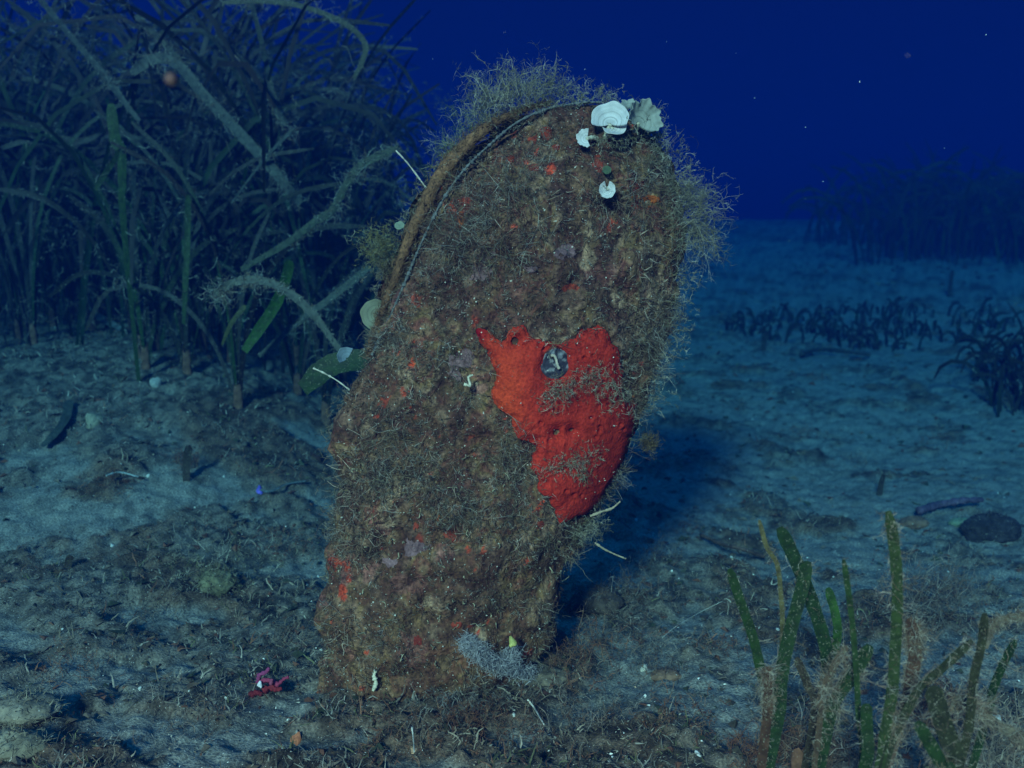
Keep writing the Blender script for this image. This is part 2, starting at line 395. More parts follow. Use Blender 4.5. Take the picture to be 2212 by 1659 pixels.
GREEN = [(0.014, 0.036, 0.006), (0.020, 0.048, 0.007), (0.010, 0.022, 0.006), (0.016, 0.027, 0.007)]
OLD = [(0.022, 0.019, 0.012), (0.028, 0.018, 0.012), (0.038, 0.034, 0.025), (0.018, 0.018, 0.010)]
def shoot(base, leaves, label, group=None, fuzz=None, cat='seagrass', sheath=True, far=False, name='seagrass_shoot'):
    """leaves: list of dicts(P, w, col, tip, face)"""
    o = empty(name, base, label, cat, group); infos = []
    for L in leaves:
        V, F, C, inf = leaf_geo(L['P'], L['w'], L.get('face'), L.get('n', 18), L['col'], L.get('tip'), round_tip=L.get('rt', True), twist=L.get('tw', 0.3))
        mk('leaf', V, F, M_leaf_far if far else M_leaf, o, C); infos.append((inf, L))
    if sheath:
        n = 10; zz = np.linspace(-0.02, 0.035, 5); a = np.arange(n) / n * 6.2832
        b = np.asarray(base); rad = 0.009 * (1 - 0.3 * np.linspace(0, 1, 5))
        V = np.stack([b[0] + np.cos(a)[None] * rad[:, None], b[1] + np.sin(a)[None] * rad[:, None] * 0.7, b[2] + zz[:, None] + 0.003 * rng.normal(size=(5, n))], -1).reshape(-1, 3)
        mk('sheath', V, grid_faces(5, n, True), M_rock, o, np.repeat([(0.13, 0.065, 0.04)], len(V), 0))
    if fuzz:
        parts = []
        for inf, L in infos:
            q = L.get('fz', 1.0) * fuzz[0]
            if q >= 1: parts.append(leaf_fuzz(inf, int(q), fuzz[1] * L.get('fl', 1.0), fuzz[2], L.get('dens'), lo=L.get('lo', 0.1)))
        if parts:
            V, F, C = join(parts); f = mk('algae_fuzz', V, F, M_alga, o, C); f['kind'] = 'stuff'
    return o
def pxs(pts, Y0, Y1=None):
    Y1 = Y0 if Y1 is None else Y1
    return [W(p[0], p[1], Y0 + (Y1 - Y0) * i / max(1, len(pts) - 1)) for i, p in enumerate(pts)]

# ------------------------------------------------------------------ the pen shell
Y0 = 1.0
left_px = [(712, 1560), (710, 1470), (712, 1380), (716, 1250), (724, 1110), (748, 1030), (738, 950), (742, 900), (770, 830), (803, 770), (836, 700), (872, 615), (905, 530), (948, 440), (995, 372), (1050, 318), (1110, 268), (1180, 236), (1250, 222), (1290, 219)]
right_px = [(1125, 1560), (1138, 1460), (1166, 1400), (1206, 1290), (1238, 1200), (1290, 1120), (1340, 1030), (1368, 940), (1400, 850), (1432, 770), (1458, 700), (1476, 610), (1484, 520), (1480, 420), (1458, 350), (1425, 290), (1385, 250), (1340, 226), (1300, 219)]
LP = np.array([W(a, b, Y0) for a, b in left_px]); RP = np.array([W(a, b, Y0) for a, b in right_px])
ZT = max(LP[-1, 2], RP[-1, 2]); ZB = LP[0, 2]
LP[-1, 2] = RP[-1, 2] = ZT
def LX(z): return np.interp(z, LP[:, 2], LP[:, 0])
def RX(z): return np.interp(z, RP[:, 2], RP[:, 0])
def FY(x, z):
    """smooth front face of the shell"""
    l, r_ = LX(z), RX(z); u = np.clip((x - l) / np.maximum(r_ - l, 1e-4), 0, 1)
    wid = np.clip((r_ - l) / 0.24, 0, 1)
    b = np.clip(1 - np.abs(2 * u - 1) ** 2.4, 0, 1) ** 0.55
    top = np.clip((ZT - z) / 0.40, 0, 1) ** 0.6
    ridge = 0.010 * np.exp(-((u - 0.52 - 0.1 * np.sin(z * 9)) / 0.16) ** 2)
    return Y0 - (0.055 * b * wid * (0.45 + 0.55 * top)) - ridge * wid + 0.16 * (x - 0.0)
SP_px = [(1035, 712), (1085, 738), (1105, 712), (1130, 700), (1150, 735), (1200, 748), (1250, 738), (1270, 712), (1290, 708), (1308, 735), (1335, 762), (1346, 800), (1340, 830), (1348, 875), (1378, 900), (1386, 930), (1362, 1000), (1340, 1050), (1305, 1085), (1262, 1120), (1215, 1128), (1205, 1095), (1190, 1070), (1170, 1035), (1157, 1010), (1165, 955), (1122, 935), (1112, 890), (1082, 872), (1070, 842), (1082, 800), (1066, 768), (1040, 735)]
SP = np.array([[*W(a, b, 0.955)[[0, 2]]] for a, b in SP_px])
def poly_sd(x, z, poly):
    """signed distance, positive inside"""
    x = np.asarray(x); z = np.asarray(z); d = np.full(x.shape, 1e9); ins = np.zeros(x.shape, bool)
    n = len(poly)
    for i in range(n):
        a, b = poly[i], poly[(i + 1) % n]; e_ = b - a
        t = np.clip(((x - a[0]) * e_[0] + (z - a[1]) * e_[1]) / (e_ @ e_), 0, 1)
        d = np.minimum(d, np.hypot(x - a[0] - t * e_[0], z - a[1] - t * e_[1]))
        c = (a[1] > z) != (b[1] > z)
        ins ^= c & (x < (b[0] - a[0]) * (z - a[1]) / (b[1] - a[1] + 1e-12) + a[0])
    return np.where(ins, d, -d)
def sp_sd(x, z):
    return poly_sd(x, z, SP) + 0.0018 + 0.0060 * fbm(x, z, 0, 85, 4, 91)
def crust_disp(x, y, z):
    d = 0.013 * fbm(x, y, z, 14, 3, 101) + 0.014 * fbm(x, y, z, 38, 3, 111) + 0.0035 * np.abs(fbm(x, y, z, 130, 2, 121))
    wav = 0.0015 * np.sin(z * 150 - x * 60 + 4 * fbm(x, y, z, 8, 2, 131)) * sst((0.22 - z) / 0.1)
    return d + wav
PAL_CR = np.array([(0.135, 0.105, 0.070), (0.095, 0.075, 0.045), (0.075, 0.040, 0.032), (0.055, 0.042, 0.032), (0.17, 0.14, 0.105), (0.12, 0.10, 0.05), (0.11, 0.05, 0.04)])
def crust_color(x, y, z):
    a = fbm(x, y, z, 16, 4, 141); b = fbm(x, y, z, 38, 4, 151); c = fbm(x, y, z, 9, 3, 161)
    k = ((a * 1.4 + b * 0.8 + 0.5) * len(PAL_CR)) % len(PAL_CR)
    i = k.astype(int) % len(PAL_CR); j = (i + 1) % len(PAL_CR); f = sst((k - np.floor(k)))[:, None]
    colr = PAL_CR[i] * (1 - f) + PAL_CR[j] * f
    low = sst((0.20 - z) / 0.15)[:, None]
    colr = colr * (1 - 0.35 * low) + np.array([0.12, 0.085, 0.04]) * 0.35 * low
    pink = (0.6 * sst((fbm(x, y, z, 34, 4, 171) - 0.33) / 0.10) * sst((0.35 - np.abs(z - 0.16)) / 0.2))[:, None]
    colr = colr * (1 - 0.8 * pink) + np.array([0.24, 0.12, 0.125]) * 0.8 * pink
    pale = sst((fbm(x, y, z, 30, 4, 181) - 0.30) / 0.08)[:, None]
    colr = colr * (1 - 0.75 * pale) + np.array([0.30, 0.27, 0.20]) * 0.75 * pale
    red = sst((fbm(x, y, z, 60, 4, 191) - 0.44) / 0.06)[:, None]
    colr = colr * (1 - 0.9 * red) + np.array([0.42, 0.06, 0.025]) * 0.9 * red
    pk = sst((-fbm(x, y, z, 24, 3, 205) + 0.02) / 0.25)[:, None]
    colr = colr * (1 - 0.6 * pk) + np.array([0.045, 0.022, 0.018]) * 0.6 * pk
    return colr * np.array([1.35, 0.93, 0.78]) * (0.75 + 0.6 * (0.5 + fbm(x, y, z, 110, 3, 201)))[:, None]
shell_base = (float((LX(0.0) + RX(0.0)) / 2), Y0, 0.0)
shell = empty('pen_shell', shell_base, 'tall upright pen shell overgrown with brown algae, red sponge on its front', 'pen shell')
def valve(front, nr=350, nc=260, shift=None):
    s = np.linspace(0, 1, nr); z = ZB + (ZT - ZB) * (1 - (1 - s) ** 1.5 * (1 - 0) )
    z = ZB + (ZT - ZB) * np.sin(s * math.pi / 2) ** 1.0
    uu = 0.5 - 0.5 * np.cos(np.linspace(0, 1, nc) * math.pi); uu = 0.5 * uu + 0.5 * np.linspace(0, 1, nc)
    Zg = np.repeat(z[:, None], nc, 1); l, r_ = LX(z)[:, None], RX(z)[:, None]
    Xg = l + (r_ - l) * uu[None]
    if front:
        Yg = FY(Xg.ravel(), Zg.ravel()).reshape(Xg.shape)
    else:
        Yg = 2 * Y0 - FY(Xg.ravel(), Zg.ravel()).reshape(Xg.shape) + 0.32 * Xg
        sh = shift(Zg); Xg = Xg - sh * (1 - uu[None]) ** 1.2; Yg = Yg + sh * 0.9
    X, Y, Z = Xg.ravel(), Yg.ravel(), Zg.ravel()
    edge = (np.minimum(uu, 1 - uu)[None] + 0 * Xg).ravel()
    d = crust_disp(X, Y, Z)
    if front: d = d * (1 - sst((sp_sd(X, Z) + 0.004) / 0.008) * 0.85)
    sgn = -1 if front else 1
    em = sst((0.09 - edge) / 0.09)
    out = np.where(np.tile(uu, nr) < 0.5, -1, 1)
    X = X + out * em * (d * 0.8 + 0.002 * fbm(X, Y, Z, 60, 2, 5)); Y = Y + sgn * d * (1 - 0.5 * em); Z = Z + 0.6 * d * sst((Z - ZT + 0.05) / 0.05)
    return np.stack([X, Y, Z], -1), grid_faces(nr, nc)
def gape(z):    # how far the rear valve stands off on the upper left edge
    t = (z - W(0, 780, Y0)[2]) / (ZT - W(0, 780, Y0)[2])
    return 0.024 * sst(t / 0.35) * (1 - 0.6 * sst((t - 0.75) / 0.25))
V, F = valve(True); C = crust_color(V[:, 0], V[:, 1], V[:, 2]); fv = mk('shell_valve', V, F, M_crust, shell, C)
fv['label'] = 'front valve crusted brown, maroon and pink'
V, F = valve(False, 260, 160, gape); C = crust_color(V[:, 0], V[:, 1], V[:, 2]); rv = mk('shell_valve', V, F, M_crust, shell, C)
rv['label'] = 'rear valve showing as a fuzzy rim on the left'
# lip of flesh in the gape
lz = [(803, 768), (822, 700), (856, 612), (890, 520), (930, 430), (968, 362), (1010, 315), (1060, 272), (1120, 240), (1190, 218)]
lw = [0.0022, 0.004, 0.0065, 0.0085, 0.0105, 0.011, 0.010, 0.008, 0.005, 0.002]
n = 90; Cc = catmull([W(a - 6, b, 0.985) + np.array([0, 0.012 * 0, 0]) for a, b in lz], n); Cw = 0.78 * np.interp(np.linspace(0, 9, n), range(10), lw)
for i in range(n): Cc[i, 1] = float(FY(np.array([LX(Cc[i, 2])]), np.array([Cc[i, 2]]))[0]) - 0.004
T = unit(np.gradient(Cc, axis=0)); sd = unit(np.cross(T, np.array([[0, -1, 0]]))); m = 16; a = np.arange(m) / m * 6.2832
V = (Cc[:, None] + sd[:, None] * (np.cos(a)[None, :, None] * Cw[:, None, None] * 0.70) + np.array([0, 1, 0]) * (np.sin(a)[None, :, None] * Cw[:, None, None] * 0.55)).reshape(-1, 3)
V = V + 0.0012 * rng.normal(size=V.shape) * 0.4 + (0.0015 * fbm(V[:, 0], V[:, 1], V[:, 2], 60, 2, 7))[:, None]
g = fbm(V[:, 0], V[:, 1], V[:, 2], 50, 3, 8)[:, None]
lip = mk('mantle_lip', V, grid_faces(n, m, True), M_mantle, shell, np.array([0.20, 0.095, 0.045]) * (1 + 0.6 * g)); lip['label'] = 'smooth rust brown lip running up the left edge'
P = np.repeat(Cc, 40, 0) + rng.normal(size=(n * 40, 3)) * np.repeat(Cw, 40)[:, None] * 0.55
V, F, C = ribbons(strands(P, rng.normal(size=P.shape) + 1.5 * T.repeat(40, 0), 0.007, 3, curl=0.5), 0.0005, np.array([0.22, 0.12, 0.06]) * rng.uniform(0.6, 1.4, (len(P), 1)))
o = mk('lip_bristles', V, F, M_alga, shell, C); o['kind'] = 'stuff'
# frilled white edge of the front valve
rp = [(808, 762), (842, 690), (878, 606), (912, 524), (955, 436), (1002, 368), (1056, 314), (1116, 264), (1186, 232), (1256, 219), (1300, 217)]
n = 260; Rc = catmull([W(a, b, 0.985) for a, b in rp], n)
for i in range(n): Rc[i, 1] = float(FY(np.array([LX(Rc[i, 2])]), np.array([Rc[i, 2]]))[0]) - 0.013
T = unit(np.gradient(Rc, axis=0)); sd = unit(np.cross(T, np.array([[0, -1, 0]])))
fr = 0.0014 * rng.normal(size=(n, 1)) * (0.4 + rng.random((n, 1)))
a = Rc + sd * (0.0010 + np.abs(fr)); b = Rc - sd * (0.0004 + 0.6 * np.abs(fr)); 
V = np.stack([a, Rc + np.array([0, -0.002, 0]) + fr * 0.3, b, Rc + np.array([0, 0.002, 0])], 1).reshape(-1, 3)
o = mk('valve_rim', V, grid_faces(n, 4, True), M_chalk, shell, np.repeat(np.array([(0.20, 0.20, 0.20)]) * rng.uniform(0.5, 1.3, (n, 1)), 4, 0)); o['label'] = 'thin pale frilled edge of the front valve'

def PS(px, py, off=0.006):
    '''point on the front of the shell under a pixel, off metres in front of it'''
    y_ = Y0
    for _ in range(14):
        p = W(px, py, y_); zc = min(p[2], ZT - 0.003); xc = np.array([np.clip(p[0], LX(zc) + 0.001, RX(zc) - 0.001)]); zc = np.array([zc])
        y_ = float(0.5 * y_ + 0.5 * (FY(xc, zc)[0] - off - crust_disp(xc, FY(xc, zc), zc)[0]))
    return W(px, py, y_)
# turf over the shell
def on_shell(n, zlo=0.0):
    z = ZB + 0.05 + (ZT - 0.004 - ZB - 0.05) * rng.random(n * 2); u = rng.random(n * 2)
    l, r_ = LX(z), RX(z); keep = rng.random(n * 2) < (r_ - l) / 0.30; z, u, l, r_ = z[keep][:n], u[keep][:n], l[keep][:n], r_[keep][:n]
    x = l + (r_ - l) * (0.5 * u + 0.5 * (0.5 - 0.5 * np.cos(u * math.pi))); y = FY(x, z)
    d = crust_disp(x, y, z); e = 0.002
    nx = (FY(x + e, z) - FY(x - e, z)) / (2 * e); nz = (FY(x, z + e) - FY(x, z - e)) / (2 * e)
    nrm = unit(np.stack([nx, -np.ones_like(x), nz], -1)); nrm[:, 0] = nrm[:, 0].clip(-3, 3)
    return x, y - d, z, nrm, u
x, y, z, nrm, u = on_shell(88000)
thin = fbm(x, y, z, 20, 3, 211)
k = (sp_sd(x, z) < 0.0035 * rng.random(len(x))) & (rng.random(len(x)) < 0.58 + 1.0 * thin + 0.12 * sst((z - 0.1) / 0.3)); x, y, z, nrm, u = (q[k] for q in (x, y, z, nrm, u))
R = np.stack([x, y + 0.001 - 0.008 * sst((sp_sd(x, z) + 0.002) / 0.003), z], -1)
L = (0.003 + 0.011 * rng.random(len(x)) ** 1.8 * (0.75 + 0.7 * sst((z - 0.1) / 0.35))) * (0.6 + 1.3 * sst((fbm(x, y, z, 24, 3, 205) + 0.05) / 0.3))
PAL_SH = np.array([(0.24, 0.215, 0.180), (0.18, 0.150, 0.110), (0.12, 0.092, 0.062), (0.09, 0.060, 0.045), (0.31, 0.285, 0.250), (0.15, 0.125, 0.070), (0.14, 0.080, 0.060)])
ci = np.clip(((fbm(x, y, z, 22, 3, 221) * 1.1 + 0.5) * 7).astype(int) + rng.integers(-1, 2, len(x)), 0, 6)
cc = np.array([1.1, 0.92, 0.82]) * PAL_SH[ci] * rng.uniform(0.6, 2.0, (len(x), 1)) * (1 - 0.55 * sst((-fbm(x, y, z, 24, 3, 205) - 0.0) / 0.3))[:, None]
kk = rng.random(len(x)) < 0.55
V1 = ribbons(strands(R[kk], nrm[kk] * 0.7 + rng.normal(size=R[kk].shape) * 0.55, L[kk], 4, curl=1.0), 0.0004 + 0.0005 * rng.random(kk.sum()), cc[kk])
k2 = ~kk; pick = rng.random(k2.sum()) < 0.46 * (0.4 + 1.2 * (fbm(x, y, z, 28, 2, 215)[k2] > 0))
V2 = bush(R[k2][pick], (nrm[k2] * 0.8 + rng.normal(size=R[k2].shape) * 0.5)[pick], L[k2][pick] * 1.15, 0.00045, PAL_SH * 1.4, 4, 4, 0, 0.8, 0.55)
V, F, C = join([V1, V2])
o = mk('algal_turf', V, F, M_alga, shell, C); tag(o, None, kind='stuff'); print('shell turf', len(F))
# worm tubes and crumbs of shell on the crust
x, y, z, nrm, u = on_shell(900); k = (sp_sd(x, z) < -0.004); x, y, z, nrm = x[k], y[k], z[k], nrm[k]
R = np.stack([x, y - 0.001, z], -1); m_ = 120
i = np.argsort(rng.random(len(x)) - 0.8 * (z < 0.25))[:m_]
P = strands(R[i], nrm[i] * 0.25 + rng.normal(size=(len(i), 3)), 0.004 + 0.008 * rng.random(len(i)), 6, curl=2.6)
V, F, C = ribbons(P, 0.0011, np.array([(0.42, 0.36, 0.24)]) * rng.uniform(0.4, 1.1, (len(i), 1)), taper=1.0, flat=False)
o = mk('worm_tubes', V, F, M_bit, shell, C); o['kind'] = 'stuff'; o.name = 'worm_tube_crust'

x, y, z, nrm, u = on_shell(900)
rr_ = 0.0004 + 0.0007 * rng.random(len(x)) ** 3
base6 = np.array([(1, 0, 0), (-1, 0, 0), (0, 1, 0), (0, -1, 0), (0, 0, 1), (0, 0, -1)], float)
Vg = (np.stack([x, y - 0.003 - 0.010 * sst((sp_sd(x, z) + 0.002) / 0.003), z], -1)[:, None] + base6[None] * rr_[:, None, None] * rng.uniform(0.5, 1.1, (len(x), 6, 1))).reshape(-1, 3)
Fg = ((np.arange(len(x)) * 6)[:, None, None] + np.array([(0, 2, 4), (2, 1, 4), (1, 3, 4), (3, 0, 4), (2, 0, 5), (1, 2, 5), (3, 1, 5), (0, 3, 5)])[None]).reshape(-1, 3)
o = mk('silt_grains', Vg, Fg, M_bit, shell, np.repeat(np.array([(0.75, 0.70, 0.60)]) * rng.uniform(0.3, 1.1, (len(x), 1)), 6, 0), smooth=False); o['kind'] = 'stuff'
# tufts at the rim
def tuft(px, py, Yd, n, spread, length, width, pal, label, updir=(0, -0.2, 1), jitter=0.7, n2=7, n3=1, name='algae_tuft', K=6, curl=0.5, sq=(1, 1, 1), line=None, group=None):
    if line is not None:
        LPt = catmull([(PS(a, b, 0.013) if Yd < 0.94 else W(a, b, Yd)) for a, b in line], 60); c = LPt[rng.integers(60, size=n)]
    else: c = np.repeat([W(px, py, Yd)], n, 0)
    n = int(n * 1.45); length = length * 0.80; c = np.concatenate([c, c])[:n]
    R = c + rng.normal(size=(n, 3)) * spread * np.array(sq)
    d = np.asarray(updir, float)[None] + rng.normal(size=(n, 3)) * jitter
    V, F, C = bush(R, d, length * rng.uniform(0.25, 1.2, n), width * 0.72, pal, K, n2, n3, curl * 1.4, 0.38)
    org = c.mean(0)
    o = mk(name, V, F, M_alga, origin=org, col=C); tag(o, label, 'algae', group); return o
PT = [(0.38, 0.33, 0.24), (0.31, 0.26, 0.18), (0.23, 0.19, 0.12), (0.46, 0.42, 0.33), (0.19, 0.17, 0.09)]
PG = [(0.34, 0.33, 0.22), (0.22, 0.22, 0.11), (0.40, 0.38, 0.29), (0.08, 0.12, 0.03)]
tuft(0, 0, 1.0, 230, 0.008, 0.040, 0.0006, PT, 'bushy tuft of pale olive algae crowning the top of the pen shell', (0.35, 0, 1), 0.45, line=[(1040, 245), (1080, 222), (1140, 215), (1200, 218)], n2=6, n3=2)
tuft(0, 0, 1.01, 130, 0.008, 0.034, 0.0006, PG, 'greenish wispy algae hanging off the upper left shoulder of the pen shell', (-0.9, 0, 0.4), 0.6, line=[(980, 360), (1000, 320), (1040, 265), (1060, 240)])
tuft(0, 0, 1.01, 90, 0.006, 0.018, 0.0006, PT, 'short pale algae fringe on the top rim left of the white fans', (0.0, 0, 1), 0.5, line=[(1190, 222), (1240, 215), (1300, 215), (1330, 225)])
tuft(0, 0, 1.0, 14, 0.002, 0.022, 0.0006, PT, 'single thin sprig of algae standing up from the top rim of the pen shell', (-0.1, 0, 1), 0.15, line=[(1252, 222), (1258, 222)], n2=10)
tuft(0, 0, 1.01, 60, 0.006, 0.024, 0.0006, PT, 'algae sprigs reaching out behind the white fans at the top right', (0.9, 0, 0.45), 0.5, line=[(1360, 235), (1400, 270), (1415, 300)])
tuft(0, 0, 1.0, 190, 0.010, 0.013, 0.0006, PT, 'shaggy pale algae on the right shoulder of the pen shell', (0.8, -0.2, 0.5), 0.7, line=[(1400, 330), (1440, 350), (1465, 390), (1470, 430)])
tuft(0, 0, 1.0, 150, 0.010, 0.038, 0.0006, PT, 'big feathery algae plume sticking out from the right edge of the pen shell', (1.0, 0, 0.15), 0.40, line=[(1455, 420), (1480, 450), (1480, 480)], n2=7, n3=2)
tuft(0, 0, 1.0, 50, 0.006, 0.060, 0.0006, PT, 'drooping strand of algae hanging below the right hand plume', (0.75, 0, -0.9), 0.3, line=[(1490, 470), (1500, 500)], n2=8, n3=1)
tuft(0, 0, 0.995, 230, 0.007, 0.013, 0.0006, PT, 'low shaggy fringe of algae down the right edge of the pen shell', (0.8, -0.4, 0), 0.8, line=[(1484, 540), (1472, 640), (1450, 730), (1415, 840), (1395, 880)], n2=5, n3=1)
tuft(0, 0, 0.99, 200, 0.008, 0.014, 0.0008, [(0.26, 0.20, 0.13), (0.20, 0.14, 0.09), (0.3, 0.25, 0.19)], 'crumbly tan algae fringe on the lower left edge of the pen shell', (-0.9, -0.3, 0.1), 0.8, line=[(770, 845), (742, 900), (738, 950), (755, 1010), (730, 1100), (716, 1230)], n2=5, n3=1)
tuft(0, 0, 0.99, 90, 0.006, 0.012, 0.0006, PT, 'light algae fuzz on the left edge beside the pale disc', (-0.9, -0.3, 0.3), 0.8, line=[(905, 520), (870, 600), (835, 690), (800, 765)], n2=5)
tuft(0, 0, 0.93, 90, 0.005, 0.013, 0.0006, PT, 'pale fuzz wrapping the stalks of the white funnel algae', (0, -1, 0.3), 0.9, line=[(1290, 300), (1310, 312), (1350, 305), (1375, 290)], n2=5)
tuft(0, 0, 0.925, 260, 0.0055, 0.011, 0.0006, PT, 'grey twiggy algae lying slantwise across the middle of the red sponge', (0, -1, -0.3), 0.8, line=[(1180, 870), (1190, 850), (1220, 832), (1260, 812), (1300, 800)], n2=5, sq=(1.3, 0.5, 1))
tuft(0, 0, 0.925, 240, 0.005, 0.010, 0.0006, PT, 'grey algae strip crossing the lower part of the red sponge', (0, -1, -0.3), 0.8, line=[(1170, 1015), (1210, 1000), (1250, 985), (1290, 975)], n2=5, sq=(1.2, 0.5, 1))
tuft(0, 0, 0.925, 110, 0.004, 0.009, 0.0006, PT, 'small algae patch below the middle strip on the red sponge', (0.1, -1, -0.6), 0.6, line=[(1245, 990), (1255, 1030)], n2=5)
tuft(0, 0, 0.925, 300, 0.008, 0.010, 0.0006, PT, 'dark algae tongue on the upper right of the red sponge', (0, -1, 0.1), 0.8, line=[(1280, 820), (1310, 840), (1340, 870)], n2=4)
tuft(0, 0, 0.98, 90, 0.005, 0.016, 0.0006, PT, 'algae tuft under the red sponge at the shell lower right', (0.7, -0.6, 0.1), 0.7, line=[(1230, 1150), (1262, 1150), (1290, 1130)])
tuft(0, 0, 1.015, 260, 0.006, 0.014, 0.0006, PT, 'pale algae fringe on the rear valve rim outside the rust brown lip', (-0.9, -0.2, 0.4), 0.8, line=[(985, 330), (945, 385), (915, 440), (885, 505), (850, 590), (825, 650)], n2=6)
tuft(820, 530, 1.0, 420, 0.0085, 0.013, 0.0006, [(0.22, 0.19, 0.07), (0.28, 0.24, 0.10), (0.25, 0.26, 0.17), (0.18, 0.13, 0.05)], 'fluffy yellow olive ball of algae on the left edge of the pen shell', (-0.5, -0.3, 0), 1.0, n2=4, n3=1)
tuft(845, 575, 1.0, 160, 0.008, 0.012, 0.0007, [(0.22, 0.17, 0.10), (0.26, 0.21, 0.13)], 'tan algae below the yellow ball on the left edge', (-0.8, -0.3, -0.3), 1.0, n2=4)
tuft(1402, 957, 1.03, 230, 0.0045, 0.009, 0.0006, [(0.22, 0.14, 0.06), (0.18, 0.12, 0.06)], 'small fuzzy ochre ball peeping out behind the right edge of the pen shell', (0.3, 0, 0), 1.0, n2=4)

# ------------------------------------------------------------------ red sponge
xg = np.arange(SP[:, 0].min() - 0.006, SP[:, 0].max() + 0.006, 0.0009); zg = np.arange(SP[:, 1].min() - 0.006, SP[:, 1].max() + 0.006, 0.0009)
Xg, Zg = np.meshgrid(xg, zg); X, Z = Xg.ravel(), Zg.ravel()
hole = W(1200, 787, 0.945)[[0, 2]]
sdv = sp_sd(X, Z)
hr = np.hypot((X - hole[0]) * 1.05, Z - hole[1]) - 0.0115 - 0.0055 * fbm(X, Z, 0, 75, 3, 17)
sd2 = np.minimum(sdv, hr * 1.0)
for (a, b, rr) in ((1203, 940, 0.0038), (1236, 938, 0.003), (1112, 738, 0.004)):
    c = W(a, b, 0.94)[[0, 2]]; sd2 = np.minimum(sd2, np.hypot(X - c[0], Z - c[1]) - rr)
fold = np.abs(fbm(X, Z, 0, 42, 3, 231)); vein = np.abs(fbm(X + 0.01 * fbm(X, Z, 0, 30, 2, 3), Z, 0, 75, 2, 241))
lum = fbm(X, Z, 0, 55, 2, 251)
rt = sst((X - 0.085) / 0.03) 
hgt = 0.0060 * sst((sd2 + 0.0015) / 0.010) ** 0.8 + 0.0040 * fbm(X, Z, 0, 20, 2, 261) - 0.0007 * np.exp(-(fold / 0.04) ** 2) + 0.0005 * sst(vein / 0.25) + 0.006 * 0.6 * np.maximum(rt, 0.35) * np.abs(fbm(X, Z, 0, 70, 2, 253)) * 1.6 + 0.0009 * fbm(X, Z, 0, 120, 3, 263)
for q in range(60):   # vents
    j = rng.integers(len(X)); rr = np.hypot(X - X[j], Z - Z[j]); hgt = hgt - 0.0035 * np.exp(-(rr / 0.0016) ** 2) + 0.0008 * np.exp(-((rr - 0.003) / 0.0012) ** 2)
Yv = FY(X, Z) - hgt - 0.004
Yv = np.where(sd2 < -0.001, FY(X, Z) + 0.004, Yv)
ok = (sd2 > -0.0022).reshape(Xg.shape); fm = ok[:-1, :-1] & ok[1:, :-1] & ok[:-1, 1:] & ok[1:, 1:]
F = grid_faces(*Xg.shape).reshape(Xg.shape[0] - 1, Xg.shape[1] - 1, 4)[fm]
used = np.unique(F); mp_ = -np.ones(len(X), int); mp_[used] = np.arange(len(used)); F = mp_[F]
tone = 1.5 * fbm(X, Z, 0, 26, 4, 271)[:, None]
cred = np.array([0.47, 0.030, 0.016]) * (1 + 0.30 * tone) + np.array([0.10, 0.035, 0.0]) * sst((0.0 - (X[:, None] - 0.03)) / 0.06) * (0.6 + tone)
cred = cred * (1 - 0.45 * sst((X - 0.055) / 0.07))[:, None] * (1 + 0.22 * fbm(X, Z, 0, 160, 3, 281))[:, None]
cred = cred * (1 - 0.25 * np.exp(-(vein / 0.03) ** 2))[:, None] * (1 - 0.15 * np.exp(-(fold / 0.03) ** 2))[:, None]
base_sp = (float(SP[:, 0].mean()), 0.93, float(SP[:, 1].mean()))
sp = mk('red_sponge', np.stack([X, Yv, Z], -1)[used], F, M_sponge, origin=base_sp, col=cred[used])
tag(sp, 'bright red encrusting sponge spread over the front of the pen shell', 'sponge')
# bare dark patch in the sponge with a little tube
m = 40; rr = np.linspace(0, 0.0155, 14); aa = np.linspace(0, 6.2832, m, endpoint=False)
Xh = hole[0] + rr[:, None] * np.cos(aa); Zh = hole[1] + rr[:, None] * np.sin(aa)
Yh = FY(Xh.ravel(), Zh.ravel()) - 0.0062 - 0.0015 * fbm(Xh.ravel(), Zh.ravel(), 0, 200, 3, 9) + 0.003 * sst((np.repeat(rr, m) - 0.012) / 0.004)
g = sst((fbm(Xh.ravel(), Zh.ravel(), 0, 260, 2, 29) - 0.05) / 0.25)[:, None]
bp = mk('bare_patch', np.stack([Xh.ravel(), Yh, Zh.ravel()], -1), grid_faces(14, m, True), M_bit, sp, np.array([0.035, 0.03, 0.045]) * (1 - g) + np.array([0.24, 0.24, 0.26]) * g)
bp['label'] = 'round blackish patch speckled with grey'
def tube_obj(name, pts, rad, colr, mat=None, parent=None, origin=None, n=24, m=8, taper=1.0, bumps=0.1):
    C0 = catmull(pts, n); T = unit(np.gradient(C0, axis=0)); ref = np.array([0.3, 0.9, 0.2]); a_ = unit(np.cross(T, ref)); b_ = np.cross(T, a_)
    rr = rad * np.linspace(1, taper, n) * (1 + bumps * rng.normal(size=n)); an = np.arange(m) / m * 6.2832
    V = (C0[:, None] + (a_[:, None] * np.cos(an)[None, :, None] + b_[:, None] * np.sin(an)[None, :, None]) * rr[:, None, None]).reshape(-1, 3)
    F = [grid_faces(n, m, True), np.array([list(range(m))[::-1], [(n - 1) * m + q for q in range(m)]])]
    return mk(name, V, F, mat or M_bit, parent, np.repeat([colr], len(V), 0) * rng.uniform(0.85, 1.15, (len(V), 1)), origin=origin)
hy = float(FY(np.array([hole[0]]), np.array([hole[1]]))[0]) - 0.0085
tube_obj('worm_tube', [W(a, b, hy) for a, b in ((1190, 769), (1197, 768), (1201, 776), (1204, 788), (1208, 797))], 0.0013, (0.48, 0.40, 0.32), parent=sp)

